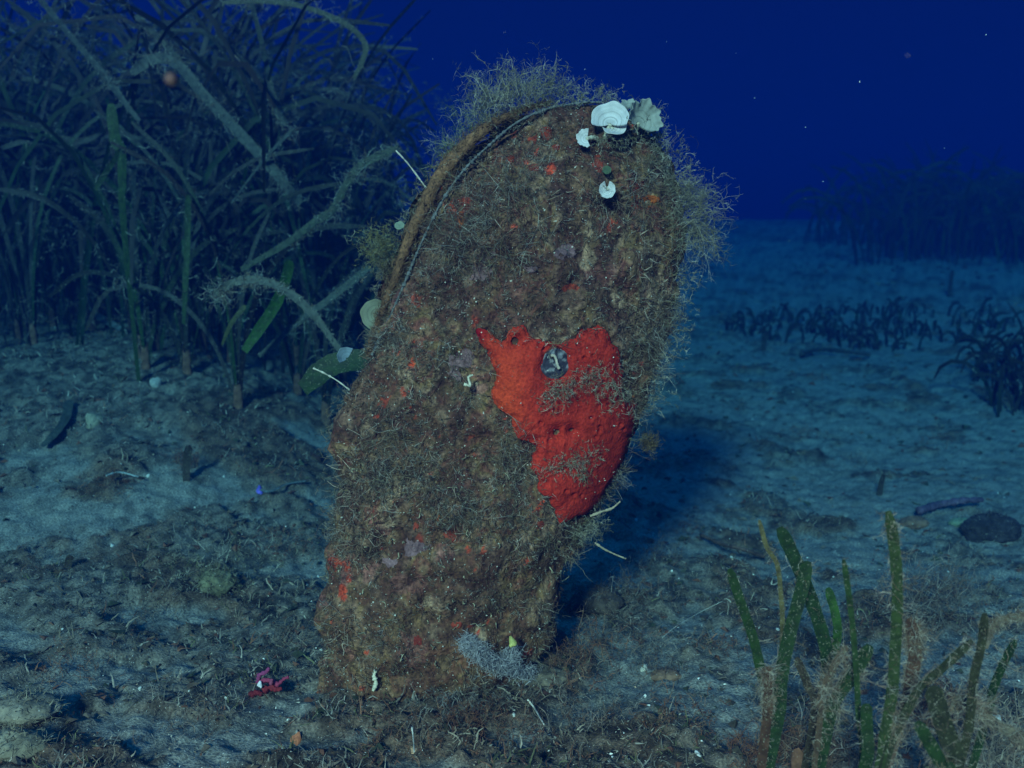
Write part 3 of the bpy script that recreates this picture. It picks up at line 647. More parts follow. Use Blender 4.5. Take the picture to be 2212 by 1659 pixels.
# orange and red crust patches on the shell
def patch(px, py, rx, rz, colr, lab=None, th=0.0006, seed=1, Yd=0.95, name='orange_crust'):
    c = W(px, py, Yd)[[0, 2]]; n_ = 26; gx = np.linspace(-1.25, 1.25, n_)
    A, B = np.meshgrid(gx, gx); A, B = A.ravel(), B.ravel()
    X = c[0] + A * rx; Z = c[1] + B * rz; X = np.clip(X, LX(Z) + 0.001, RX(Z) - 0.001)
    sd = 0.85 - np.hypot(A, B) + 1.3 * fbm(X, Z, 0, 130, 4, seed)
    Yp = FY(X, Z) - crust_disp(X, FY(X, Z), Z) * 0.9 - th * sst((sd + 0.1) / 0.4) - 0.0015 * fbm(X, Z, 0, 120, 2, seed + 5)
    ok = (sd > 0).reshape(n_, n_); fm = ok[:-1, :-1] & ok[1:, :-1] & ok[:-1, 1:] & ok[1:, 1:]
    F = grid_faces(n_, n_).reshape(n_ - 1, n_ - 1, 4)[fm]
    if len(F) < 4: return
    used = np.unique(F); mp_ = -np.ones(len(X), int); mp_[used] = np.arange(len(used))
    o = mk(name, np.stack([X, Yp, Z], -1)[used], mp_[F], M_sponge, shell, (np.array(colr) * (1 + 0.5 * fbm(X, Z, 0, 150, 2, seed + 9))[:, None])[used])
    if lab: o['label'] = lab
OR = (0.36, 0.085, 0.02); RD = (0.24, 0.040, 0.022)
for k, (a, b, rx, rz, c) in enumerate([(1410, 425, .012, .007, OR), (1385, 436, .006, .006, RD), (1397, 400, .009, .006, RD), (1146, 294, .005, .008, RD), (1183, 282, .006, .005, RD), (1003, 440, .006, .009, RD), (993, 472, .005, .007, OR),
        (1262, 240, .003, .004, RD), (1163, 330, .004, .005, RD), (1150, 362, .005, .004, RD), (1103, 338, .004, .004, RD), (1295, 345, .006, .008, RD), (1235, 625, .007, .004, RD), (1205, 315, .004, .004, RD),
        (980, 1155, .007, .011, RD), (948, 1110, .005, .005, OR), (985, 1095, .006, .004, RD), (900, 1125, .004, .005, RD), (1376, 890, .003, .010, OR), (985, 1340, .008, .004, RD), (905, 1370, .012, .006, (0.20, 0.03, 0.02)), (1170, 1135, .005, .005, RD)]):
    patch(a, b, rx, rz, c, seed=300 + k)
for k, (a, b, rx, rz) in enumerate([(1045, 555, .010, .012), (1035, 590, .009, .008), (1215, 545, .010, .006), (1000, 775, .009, .009), (975, 800, .007, .01), (905, 1170, .010, .007), (845, 1200, .008, .006), (1155, 580, .008, .005)]):
    patch(a, b, rx, rz, (0.19, 0.105, 0.11), seed=400 + k, name='pink_crust', th=0.001)

# ------------------------------------------------------------------ chalky funnel algae
def fan(center, R, normal, up, a0, a1, label, cup=0.25, rag=0.0, ring=True, stalk=None, col=(0.84, 0.80, 0.80), group=None, inner=0.12):
    nrm = unit(np.asarray(normal, float)); up = unit(np.asarray(up, float) - nrm * np.dot(up, nrm)); sx_ = np.cross(up, nrm)
    nr_, na = 30, 60; r_ = np.linspace(inner, 1, nr_); a_ = np.radians(np.linspace(a0, a1, na))
    RR, AA = np.meshgrid(r_, a_, indexing='ij'); wob = 1 + 0.04 * np.sin(AA * 2 + 1.3) * RR + 0.018 * np.sin(AA * 9 + 1) * RR + rag * np.sin(AA * 7 + 2) * RR ** 3 + rag * 0.7 * np.sin(AA * 16) * RR ** 4
    x = RR * wob * np.sin(AA) * R; y_ = RR * wob * np.cos(AA) * R; h = cup * R * RR ** 2 + 0.07 * R * np.sin(AA * 5 + 0.7) * RR ** 3
    Pt = np.asarray(center) + x[..., None] * sx_ + y_[..., None] * up + h[..., None] * nrm
    th = 0.0005
    V = np.concatenate([(Pt + nrm * th).reshape(-1, 3), (Pt - nrm * th).reshape(-1, 3)]); n0 = nr_ * na
    F = grid_faces(nr_, na); F = np.concatenate([F, F[:, ::-1] + n0])
    e1 = np.array([[(nr_ - 1) * na + j, (nr_ - 1) * na + j + 1, n0 + (nr_ - 1) * na + j + 1, n0 + (nr_ - 1) * na + j] for j in range(na - 1)])
    e2 = np.array([[i * na, (i + 1) * na, n0 + (i + 1) * na, n0 + i * na] for i in range(nr_ - 1)]); e3 = e2 + (na - 1)
    F = np.concatenate([F, e1, e2, e3])
    band = 0.90 + 0.10 * 0.5 * np.cos(RR * 40 + 0.6 * np.sin(AA * 3)); band = band * (1 - 0.45 * (np.abs(RR - 0.36) < 0.02)) * (1 - 0.25 * (np.abs(RR - 0.62) < 0.025)); band = band * (1 - 0.25 * sst((0.4 - RR) / 0.3))
    cb = (np.array(col) * band.reshape(-1, 1)); cb = np.concatenate([cb, cb])
    o = empty('funnel_alga', center, label, 'alga', group); mk('frond', V, F, M_chalk, o, cb)
    if stalk is not None: tube_obj('stalk', [stalk, (np.asarray(stalk) + np.asarray(center)) / 2 + 0.001, np.asarray(center) + up * R * inner], 0.0022, (0.50, 0.46, 0.36), parent=o, n=10)
    return o
def SF(px, py, off=0.01): return PS(px, py, off)
fan(SF(1318, 268, 0.020), 0.0170, (-0.10, -0.80, 0.62), (0.08, 0.1, 1), -125, 112, 'largest white ribbed funnel alga standing on top of the pen shell', 0.50, stalk=SF(1305, 300, 0.0), inner=0.04)
fan(SF(1322, 276, 0.014), 0.0125, (0.15, -0.8, 0.6), (0.15, -0.3, -1), -95, 70, 'white scoop shaped frond curling below the largest funnel alga', 0.5, stalk=SF(1308, 290, 0.0))
fan(SF(1268, 300, 0.012), 0.0085, (-0.2, -0.9, 0.3), (-0.8, 0, 0.2), -125, 90, 'small white alga cup left of the largest white funnel', 0.35, rag=0.05, stalk=SF(1290, 300, 0.0))
fan(W(1378, 268, 0.995), 0.0165, (0.35, -0.75, 0.3), (0.3, 0, 1), -120, 130, 'crumpled translucent white alga at the far right behind the big funnel', 0.8, rag=0.10, stalk=W(1372, 285, 1.005), col=(0.42, 0.44, 0.40))
fan(W(1360, 235, 1.005), 0.0090, (0.1, -0.6, 0.8), (0.2, 0, 1), -100, 110, 'thin pale alga frond peeking over the rim behind the big funnel', 0.4, rag=0.10, col=(0.42, 0.44, 0.40))
fan(SF(1311, 412, 0.010), 0.0074, (0.0, -0.95, 0.25), (0.0, 0, -1), -165, 165, 'lone small white alga disc on the face below the white funnels', 0.45, stalk=SF(1311, 408, 0.0), inner=0.03)
fan(W(815, 680, 0.985), 0.0145, (-0.2, -0.97, 0.1), (-1, 0, 0.1), -150, 150, 'pale grey green alga disc on the left edge halfway up the pen shell', 0.15, stalk=W(830, 690, 0.99), col=(0.26, 0.27, 0.19), inner=0.04)
fan(W(863, 488, 0.985), 0.0046, (0.0, -0.7, 0.7), (0, 0, 1), -179, 179, 'tiny pale green disc beside the yellow algae ball', 0.1, col=(0.30, 0.36, 0.26), inner=0.03)
fan(SF(1311, 368, 0.006), 0.0040, (0.0, -0.8, 0.5), (0, 0, 1), -179, 179, 'tiny green disc between the white funnels and the lone white disc', 0.1, col=(0.10, 0.15, 0.08), inner=0.03)
fan(W(750, 775, 1.04), 0.0095, (0.1, -0.8, 0.5), (-0.6, 0, 0.7), -90, 80, 'small bluish white frond on the left edge under the pale disc', 0.6, col=(0.26, 0.34, 0.42))
# thin hair-like tubes sticking out
def hair(pts, Yd, rad, label, colr=(0.5, 0.46, 0.38), n=22, grp=None, name='worm_tube'):
    P = [W(a, b, Yd) for a, b in pts]; o = tube_obj(name, P, rad, colr, origin=P[0], n=n, m=6, taper=0.7, bumps=0.25)
    tag(o, label, 'tube', grp); return o
hair([(930, 418), (905, 385), (880, 352), (855, 325)], 1.0, 0.0009, 'long thin pale thread sticking out from the upper left edge of the shell')
hair([(756, 843), (728, 822), (700, 806), (676, 795)], 0.98, 0.0009, 'thin white thread sticking out of the left edge below the bluish frond')
hair([(908, 470), (905, 455), (910, 440), (906, 430)], 0.99, 0.0022, 'stubby tan finger beside the rust brown lip', (0.30, 0.24, 0.16))
hair([(1275, 1115), (1300, 1105), (1322, 1098), (1340, 1083)], 0.96, 0.0013, 'thin tan stalk pointing up right under the red sponge', (0.34, 0.27, 0.18))
hair([(1285, 1172), (1305, 1186), (1330, 1198), (1352, 1207)], 0.97, 0.0011, 'thin tan stalk pointing down right near the shell foot', (0.34, 0.27, 0.18))
hair([(806, 1492), (812, 1475), (808, 1460), (812, 1448)], 0.93, 0.0022, 'short crooked white tube standing at the left foot of the pen shell', (0.62, 0.55, 0.42))
hair([(1002, 830), (1015, 832), (1012, 815), (1022, 810)], 0.925, 0.0014, 'curly white tube left of the red sponge', (0.55, 0.5, 0.38))

# ------------------------------------------------------------------ seagrass, right foreground
def fg(pts, wpx, colr, Yd=0.74, Y1=None, **kw):
    P = pxs(pts[::-1], Yd, Y1); d = dict(P=P, face=np.array([rng.normal() * 0.15, -1, 0.1]), tw=0.12, w=wpx * 0.95 / FPX * Yd, col=colr, n=26); d.update(kw); return d
G0, G1, G2, G3 = (0.013, 0.036, 0.007), (0.019, 0.046, 0.009), (0.045, 0.11, 0.018), (0.10, 0.09, 0.035)
RUST = (0.075, 0.040, 0.024)
def gbase(px, Yd):
    x_ = (px - 1106) / FPX * Yd * 1.0; return np.array([x_, Yd, float(terrain(x_, Yd))])
def rootpt(b): return [b]
def fshoot(bpx, Yd, leaves, label, fuzz=(60, 0.010, 0.0005)):
    b = gbase(bpx, Yd)
    for L in leaves:
        if L.get('root', True): L['P'] = [b + np.array([0, 0, -0.01])] + [p for p in L['P'] if p[2] > b[2] + 0.02] 
    return shoot(b, leaves, label, None, (fuzz[0] * 1.5, fuzz[1] * 0.75, 0.0005))
fshoot(1668, 0.72, [
    fg([(1575, 1229), (1598, 1297), (1625, 1374), (1644, 1455), (1660, 1540)], 24, G1, 0.74, fz=0.5),
    fg([(1744, 1212), (1729, 1281), (1706, 1366), (1687, 1463), (1679, 1559)], 32, G0, 0.72, fz=0.8),
    fg([(1640, 1123), (1656, 1181), (1679, 1220), (1687, 1289), (1690, 1347), (1684, 1430)], 11, G3, 0.76, fz=1.0, fl=0.5),
    fg([(1655, 1440), (1658, 1500), (1655, 1560)], 24, RUST, 0.71, fz=4.5, fl=0.9)],
    'leftmost foreground seagrass shoot, its wide dark green leaf crossing a narrower one', (110, 0.008, 0.0005))
fshoot(1770, 0.78, [
    fg([(1683, 1139), (1706, 1185), (1729, 1235), (1756, 1308), (1775, 1366), (1787, 1424), (1780, 1490)], 32, G0, 0.78, fz=0.6),
    fg([(1787, 1270), (1802, 1320), (1808, 1366), (1795, 1440)], 23, G2, 0.82, fz=0.6),
    fg([(1720, 1420), (1745, 1480), (1760, 1540)], 20, (0.05, 0.04, 0.025), 0.76, fz=0.5)],
    'seagrass shoot with one bright lime leaf stub behind the wide dark leaf', (90, 0.009, 0.0005))
fshoot(1790, 0.70, [
    fg([(1879, 1393), (1845, 1451), (1802, 1513), (1785, 1570)], 34, G0, 0.70, fz=2.5, fl=1.2),
    fg([(1830, 1395), (1800, 1440), (1775, 1500), (1770, 1570)], 14, (0.08, 0.055, 0.035), 0.69, fz=3, fl=1.1)],
    'fuzzy seagrass shoot leaning right with brown fluff along its leaves', (120, 0.010, 0.0005))
fshoot(1860, 0.68, [
    fg([(1822, 1208), (1831, 1270), (1841, 1347), (1849, 1443), (1854, 1540), (1860, 1659)], 14, G1, 0.68, fz=0.8),
    fg([(1870, 1520), (1872, 1580), (1868, 1659)], 30, G0, 0.66, fz=0.5)],
    'slim straight seagrass shoot with a very narrow upright leaf', (60, 0.008, 0.0005))
fshoot(1900, 0.66, [
    fg([(1918, 1104), (1930, 1173), (1937, 1250), (1937, 1328), (1933, 1405), (1926, 1501), (1910, 1590), (1899, 1659)], 27, (0.026, 0.048, 0.010), 0.66, fz=1.4, fl=1.0, dens=0.7),
    fg([(2099, 1382), (2038, 1439), (1983, 1490), (1949, 1551), (1918, 1621)], 27, (0.035, 0.045, 0.02), 0.66, fz=2.0, fl=0.8),
    fg([(1964, 1335), (1976, 1405), (1968, 1463), (1960, 1510), (1930, 1600)], 30, RUST, 0.70, fz=5, fl=0.9)],
    'tallest foreground seagrass shoot with a frayed pale tip and a rust brown leaf', (170, 0.010, 0.0005))
fshoot(2075, 0.66, [
    fg([(2126, 1324), (2120, 1385), (2103, 1463), (2095, 1540), (2080, 1620)], 24, (0.030, 0.034, 0.014), 0.66, fz=1.6),
    fg([(2014, 1482), (2030, 1540), (2049, 1598), (2061, 1659)], 44, (0.024, 0.030, 0.013), 0.64, fz=1.0),
    fg([(1980, 1559), (2030, 1644), (2050, 1690)], 32, G0, 0.62, fz=0.8)],
    'stout dark seagrass shoot with a broad folded leaf near the bottom right', (100, 0.009, 0.0005))
fshoot(2120, 0.70, [
    fg([(2192, 1382), (2165, 1436), (2142, 1493), (2130, 1550)], 24, G0, 0.72, fz=0.9),
    fg([(2260, 1620), (2212, 1598), (2130, 1551), (2075, 1512), (2060, 1540)], 26, (0.13, 0.12, 0.09), 0.68, fz=5, fl=1.3, root=False),
    fg([(2290, 1310), (2212, 1330), (2150, 1345), (2128, 1400)], 18, (0.13, 0.11, 0.08), 0.72, fz=5, fl=1.1, root=False)],
    'seagrass shoot at the right edge draped in pale woolly fuzz', (120, 0.011, 0.0005))
# fuzzy red-brown bushes in the right foreground
PB = [(0.20, 0.14, 0.10), (0.26, 0.20, 0.16), (0.16, 0.09, 0.06), (0.30, 0.26, 0.22)]
PR = [(0.24, 0.10, 0.055), (0.18, 0.08, 0.05), (0.28, 0.16, 0.10)]
def gtuft(px, py, n, spread, length, pal, label, up=(0, 0, 1), jit=0.7, w=0.0007, n2=6, n3=1, lift=0.0, sq=(1, 1, 0.4), group=None):
    g_ = G(px, py); R = g_ + rng.normal(size=(n, 3)) * spread * np.array(sq) + np.array([0, 0, lift])
    R[:, 2] = np.maximum(R[:, 2], terrain(R[:, 0], R[:, 1]) - 0.002)
    V, F, C = bush(R, np.asarray(up, float)[None] + rng.normal(size=(n, 3)) * jit, length * rng.uniform(0.35, 1.2, n), w, pal, 5, n2, n3, 0.7, 0.42)
    o = mk('algae_tuft', V, F, M_alga, origin=g_, col=C); tag(o, label, 'algae', group); return o
gtuft(1985, 1330, 150, 0.018, 0.050, PB, 'woolly pinkish tan algae bush behind the tallest foreground seagrass leaf', lift=0.01)
gtuft(2070, 1290, 90, 0.020, 0.040, PB, 'loose pale algae bush right of the woolly tan one')
gtuft(1655, 1640, 130, 0.014, 0.030, PR, 'rusty red algae bush at the foot of the leftmost foreground shoot')
gtuft(1760, 1630, 130, 0.016, 0.034, PB, 'tangled brown algae bush between the two left foreground shoots')
gtuft(2010, 1560, 110, 0.014, 0.034, PR, 'rusty red algae bush among the right foreground shoots')
gtuft(2150, 1640, 170, 0.022, 0.034, [(0.30, 0.27, 0.22), (0.22, 0.18, 0.14)], 'pale woolly algae mat in the bottom right corner')
gtuft(1350, 1290, 130, 0.024, 0.030, PB, 'brown algae mound right of the pen shell foot')
gtuft(1230, 1430, 200, 0.030, 0.022, PR, 'dark reddish algae clump packed against the right foot of the pen shell', lift=0.004)
gtuft(1330, 1400, 200, 0.034, 0.022, PB, 'brown matted algae on the debris mound right of the shell foot', lift=0.004)
gtuft(1410, 1210, 40, 0.012, 0.040, PB, 'thin tan algae sprigs standing in the shade right of the shell foot', jit=0.35)
gtuft(1240, 1560, 200, 0.030, 0.018, PB, 'low mottled algae clump in the bottom middle below the shell')
gtuft(1050, 1590, 160, 0.024, 0.018, PR, 'low reddish algae clump left of the bottom middle')
gtuft(470, 1240, 190, 0.030, 0.018, PT, 'olive brown algae hummock on the sand left of the pen shell')
gtuft(1000, 1530, 150, 0.022, 0.014, [(0.26, 0.25, 0.24), (0.18, 0.15, 0.12)], 'grey fuzz at the front foot of the pen shell')
gtuft(400, 1010, 60, 0.010, 0.030, PR, 'narrow brown algae sprout on the left sand', jit=0.3)
TL = ['just before the far seagrass bank', 'on pale sand right of the red sponge', 'below the low dark seagrass patch', 'on the sand rise near the far seagrass bank', 'at the far right below the horizon bank', 'behind the long dark stick', 'in the blue shade right of the shell foot', 'left of the dark thicket at the right edge', 'touching the dark thicket at the right edge', 'between the shell shadow and the thicket', 'directly under the long dark stick', 'near the left frame edge above the bare pale sand', 'right of the dark bent leaf', 'left of the shell halfway down the sand', 'between the hummock and the shell', 'on the sand left under the hummock', 'near the left edge above the tan stones', 'on the near sand below the crimson alga at the left', "at the bottom edge below the shell's left foot", 'left of the shell foot beside the crimson alga', 'at the bottom edge left of the rusty bush', 'beside the reddish flat pebble', 'left of the foreground seagrass on pale sand']
for k, (a, b, s_) in enumerate([(1700, 640, 1.0), (1600, 880, .7), (1730, 940, .7), (1870, 600, 1.0), (2080, 700, 1.0), (1650, 760, .7), (1480, 1150, .6), (1850, 1000, .7), (2040, 960, .8), (1560, 1010, .6), (1760, 820, .7), (120, 1210, .7), (250, 1050, .6), (560, 930, .6), (620, 1180, .7), (330, 1330, .7), (150, 1450, .8), (420, 1560, .8), (880, 1600, .8), (650, 1390, .7), (1480, 1560, .8), (1420, 1450, .6), (1560, 1400, .5)]):
    gtuft(a, b, 90, 0.022 * s_ * 1.3, 0.016 * s_ * 1.3, PB if k % 2 else PR, 'low algae tuft ' + TL[k], group='small algae tufts on the sand', n2=4)

# ------------------------------------------------------------------ seagrass meadow, left
def lab_free(l): return l.startswith('broad olive green') 
def named(pts, wpx, colr, Yd, label, fz=160, fl=0.012, base=None, tip=None, Y1=None, far=False, fw=0.0006, cat='seagrass leaf', lo=0.0, name='seagrass_leaf', facing=None):
    P = pxs(pts, Yd, Y1)
    if P[0][2] > terrain(P[0][0], P[0][1] + 0.1) + 0.04 and lab_free(label):
        P = [np.array([P[0][0], P[0][1] + 0.03, float(terrain(P[0][0], P[0][1] + 0.03)) - 0.01])] + P
    org = P[0]
    o = empty(name, org, label, cat)
    V, F, C, inf = leaf_geo(P, wpx / FPX * Yd, facing, 34, colr, tip); mk('blade', V, F, M_leaf, o, C)
    if fz:
        V, F, C = leaf_fuzz(inf, int(fz * 1.2), fl * 0.85, 0.0008, n2=3, lo=lo); f = mk('algae_fuzz', V, F, M_alga, o, C); f['kind'] = 'stuff'
    return o
PALE = (0.065, 0.070, 0.058)
named([(650, 440), (590, 368), (515, 285), (440, 205), (385, 142), (335, 128), (282, 158)], 22, PALE, 1.75, 'pale furry seagrass leaf arching over at the upper left of the meadow', 420, 0.016)
named([(440, 205), (386, 127), (340, 80), (293, 33)], 12, PALE, 1.8, 'narrow pale leaf running up left from the furry arched leaf', 120)
named([(301, 262), (262, 212), (215, 150), (181, 112), (120, 40), (70, -20)], 13, PALE, 1.8, 'thin blue grey leaf slanting across the far upper left', 180)
named([(764, 170), (782, 135), (789, 96), (748, 54), (656, 15), (560, 2), (480, 6)], 12, (0.06, 0.06, 0.03), 1.9, 'long leaf bowing over against the blue water at the meadow top right', 260, 0.012)
named([(617, 272), (596, 228), (571, 177)], 20, PALE, 1.7, 'short broad pale leaf stub in the middle of the meadow', 120)
named([(500, 440), (567, 351), (602, 312), (637, 278)], 14, PALE, 1.65, 'pale leaf slanting up right below the broad stub', 130)
named([(521, 583), (617, 528), (680, 480), (721, 451), (771, 366), (860, 318)], 18, (0.05, 0.055, 0.03), 1.55, 'furry leaf sweeping up right towards the pen shell', 420, 0.016)
named([(268, 470), (266, 400), (264, 328), (250, 301), (240, 224)], 25, (0.026, 0.050, 0.008), 1.65, 'broad olive green leaf standing upright in the left meadow', 30)
named([(206, 410), (230, 370), (262, 322)], 12, (0.025, 0.045, 0.008), 1.65, 'narrow green leaf leaning into the broad olive one', 10)
named([(733, 755), (675, 678), (617, 628), (559, 605), (501, 612), (459, 643)], 17, (0.10, 0.105, 0.085), 1.35, 'pale arched leaf bowing low in front of the meadow', 420, 0.013)
named([(528, 759), (559, 713), (594, 659), (617, 601), (625, 562)], 24, (0.026, 0.072, 0.006), 1.50, 'brightest green leaf of the meadow under the low pale arch', 10)
named([(397, 700), (402, 600), (405, 512), (406, 420)], 13, (0.026, 0.050, 0.010), 1.6, 'straight dark green leaf standing at the meadow front', 30)
named([(480, 745), (500, 700), (530, 660)], 12, (0.06, 0.06, 0.015), 1.5, 'short olive leaf left of the brightest green leaf', 10)
named([(560, 770), (640, 700), (720, 640), (800, 575)], 15, (0.06, 0.065, 0.05), 1.55, 'grey leaf slanting up right behind the low pale arch', 200)
named([(655, 842), (700, 800), (742, 782), (800, 778)], 50, (0.012, 0.034, 0.007), 1.15, 'broad dark green leaf tucked behind the left edge of the pen shell', 0, facing=(0.2, -1, 0.5))
for (pts, w_, c, lab) in [
    ([(262, 716), (205, 685), (150, 650), (96, 612)], 20, (0.17, 0.18, 0.18), 'pale blue grey dead leaf lying in front of the left meadow'),
    ([(110, 632), (70, 628), (30, 632), (-20, 640)], 8, (0.18, 0.19, 0.19), 'thin pale dead leaf at the left edge of the sand'),
    ([(93, 971), (123, 940), (143, 909), (150, 871)], 22, (0.05, 0.06, 0.05), 'dark bent leaf lying on pale sand at the left'),
    ([(660, 1045), (620, 1052), (585, 1068), (560, 1064)], 6, (0.16, 0.18, 0.18), 'thin curled pale leaf scrap beside the violet speck')]:
    P = [G(a, b, 0.006) + np.array([0, 0, 0.004]) for a, b in pts]; o = empty('dead_leaf', P[0], lab, 'dead leaf')
    V, F, C, inf = leaf_geo(P, w_ / FPX * P[0][1], (0, -0.6, 1), 20, c, twist=0.1); mk('blade', V, F, M_leaf, o, C)
def rand_leaf(b, Ln, lean, az, droop, w_, colr, tip=None, n=16):
    m_ = 6; pts = [b + np.array([0, 0, -0.01])]; ang = lean * 0.4; p = b.copy(); seg = Ln / (m_ - 1)
    for k in range(m_ - 1):
        ang = ang + lean * 0.25 + droop * (k / m_) ** 1.5
        p = p + seg * np.array([math.sin(ang) * math.cos(az), math.sin(ang) * math.sin(az) * 0.8, math.cos(ang)]); p[2] = max(p[2], float(terrain(p[0], p[1])) + 0.01); pts.append(p.copy())
    return dict(P=pts, w=w_, col=colr, tip=tip, n=n, face=np.array([rng.normal() * 0.7, -1, 0.3]), tw=0.6)
def ok_leaf(L):
    P = np.array(L['P']); u_ = P[:, 0] / P[:, 1] * FPX + 1106
    return not ((u_.max() > 960) and P[:, 2].max() > 0.5)
spots = []
while len(spots) < 85:
    yb = rng.uniform(1.72, 3.0); xb = rng.uniform(-1.75, -0.30)
    u_ = xb / yb * FPX + 1106
    if u_ < -350 or u_ > 800: continue
    if min([math.hypot(xb - a, yb - b) for a, b in spots] + [9]) < 0.075: continue
    if yb < 1.95 + 0.35 * sst((300 - u_) / 300) and rng.random() < 0.8: continue
    spots.append((xb, yb))
spots += [(-0.30, 1.74), (-0.42, 1.66), (-0.36, 1.82), (-0.52, 1.74), (-0.26, 1.86), (-0.48, 1.86), (-0.62, 1.82)]
FRONT = {(-0.26, 1.86): 'seagrass shoot half hidden behind the left edge of the pen shell', (-0.30, 1.74): 'front seagrass shoot rooted beside the broad dark green leaf near the pen shell',
    (-0.36, 1.82): 'seagrass shoot rooted behind the foot of the low pale arched leaf', (-0.42, 1.66): 'nearest seagrass shoot of the left meadow, under the left end of the pale arch',
    (-0.48, 1.86): 'seagrass shoot directly behind the nearest one of the left meadow', (-0.52, 1.74): 'front seagrass shoot beside the straight dark green leaf',
    (-0.62, 1.82): 'leftmost front row seagrass shoot, below the broad olive green leaf'}
for i, (xb, yb) in enumerate(spots):
    b = np.array([xb, yb, float(terrain(xb, yb))]); Ls = []
    for k in range(rng.integers(5, 8)):
        old = rng.random() < 0.6; c = (OLD if old else GREEN)[rng.integers(4)]
        Ln = rng.uniform(0.40, 0.76) * (0.75 if yb < 1.9 else 1.25)
        L_ = rand_leaf(b, Ln, rng.uniform(0.05, 0.5), rng.uniform(-0.6, 3.74), rng.uniform(0.2, 1.8), rng.uniform(0.006, 0.0095), c, OLD[rng.integers(4)])
        L_['fz'] = (1.5 if old else 0.7) * rng.uniform(0.4, 1.6); L_['dens'] = 0.8
        if ok_leaf(L_): Ls.append(L_)
    if Ls: shoot(b, Ls, FRONT.get((xb, yb), 'tangled seagrass shoot of the dark meadow on the left, leaves furred with algae'), 'seagrass shoots in the left meadow', (44, 0.011, 0.0010))
# the depth of the meadow behind the first rows
def meadow(n, xr, yr, Lr, label, wr=(0.006, 0.010), keep=None, dark=1.0, fuzz=6, foot=None):
    parts, fz = [], []
    for k in range(n):
        for _ in range(30):
            xb, yb = rng.uniform(*xr), rng.uniform(*yr)
            if foot is None or foot(xb, yb): break
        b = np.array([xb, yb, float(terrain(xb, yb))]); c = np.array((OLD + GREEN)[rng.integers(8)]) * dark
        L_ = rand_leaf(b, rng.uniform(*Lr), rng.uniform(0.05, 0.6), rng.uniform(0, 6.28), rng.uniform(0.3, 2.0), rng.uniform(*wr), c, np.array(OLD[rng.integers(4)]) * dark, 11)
        if keep and not keep(L_): continue
        V, F, C, inf = leaf_geo(L_['P'], L_['w'], L_['face'], 8, L_['col'], L_['tip'], twist=0.5); parts.append((V, F, C))
        if fuzz and rng.random() < 0.8: fz.append(leaf_fuzz(inf, fuzz, 0.014, 0.0010, n2=2))
    V, F, C = join(parts + fz); o = mk('seagrass_meadow', V, F, M_leaf_far, origin=(sum(xr) / 2, sum(yr) / 2, 0), col=C)
    tag(o, label, 'seagrass', kind='stuff'); return o
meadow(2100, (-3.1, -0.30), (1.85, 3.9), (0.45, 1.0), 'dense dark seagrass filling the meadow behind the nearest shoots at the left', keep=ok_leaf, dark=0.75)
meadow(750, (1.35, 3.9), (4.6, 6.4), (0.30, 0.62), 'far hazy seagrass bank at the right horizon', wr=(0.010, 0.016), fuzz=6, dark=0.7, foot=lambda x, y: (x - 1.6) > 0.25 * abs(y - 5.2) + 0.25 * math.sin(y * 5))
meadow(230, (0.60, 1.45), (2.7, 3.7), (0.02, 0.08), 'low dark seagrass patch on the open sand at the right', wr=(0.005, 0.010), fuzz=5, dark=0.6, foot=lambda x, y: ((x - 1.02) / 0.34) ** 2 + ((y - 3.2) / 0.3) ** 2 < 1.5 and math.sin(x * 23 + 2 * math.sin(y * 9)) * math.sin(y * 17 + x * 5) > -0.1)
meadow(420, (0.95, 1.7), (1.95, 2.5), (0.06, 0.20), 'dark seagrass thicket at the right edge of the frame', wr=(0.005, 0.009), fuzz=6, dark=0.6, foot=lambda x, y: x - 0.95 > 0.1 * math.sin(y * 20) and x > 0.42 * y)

# woolly algae drifting between the leaves of the left meadow
nT = 150; cy = rng.uniform(1.7, 2.7, nT); cx = rng.uniform(-0.50, 0.0, nT) * cy * 0.95 - 0.12; cz = terrain(cx, cy) + rng.random(nT) ** 1.1 * 0.62
k_ = rng.integers(nT, size=5200); Rm = np.stack([cx, cy, cz], -1)[k_] + rng.normal(size=(5200, 3)) * np.array([0.055, 0.05, 0.022]) * rng.uniform(0.4, 1.2, nT)[k_][:, None]
V, F, C = bush(Rm, rng.normal(size=Rm.shape) + np.array([0.4, 0, -0.5]), 0.022 * rng.uniform(0.4, 1.5, 5200), 0.0009, PAL_FUZZ * 0.62, 5, 4, 0, 0.9, 0.5)
o = mk('algae_tangle', V, F, M_alga, origin=(-0.8, 2.1, 0.3), col=C); tag(o, 'woolly blue grey algae tangled among the leaves of the left meadow', 'algae', kind='stuff')

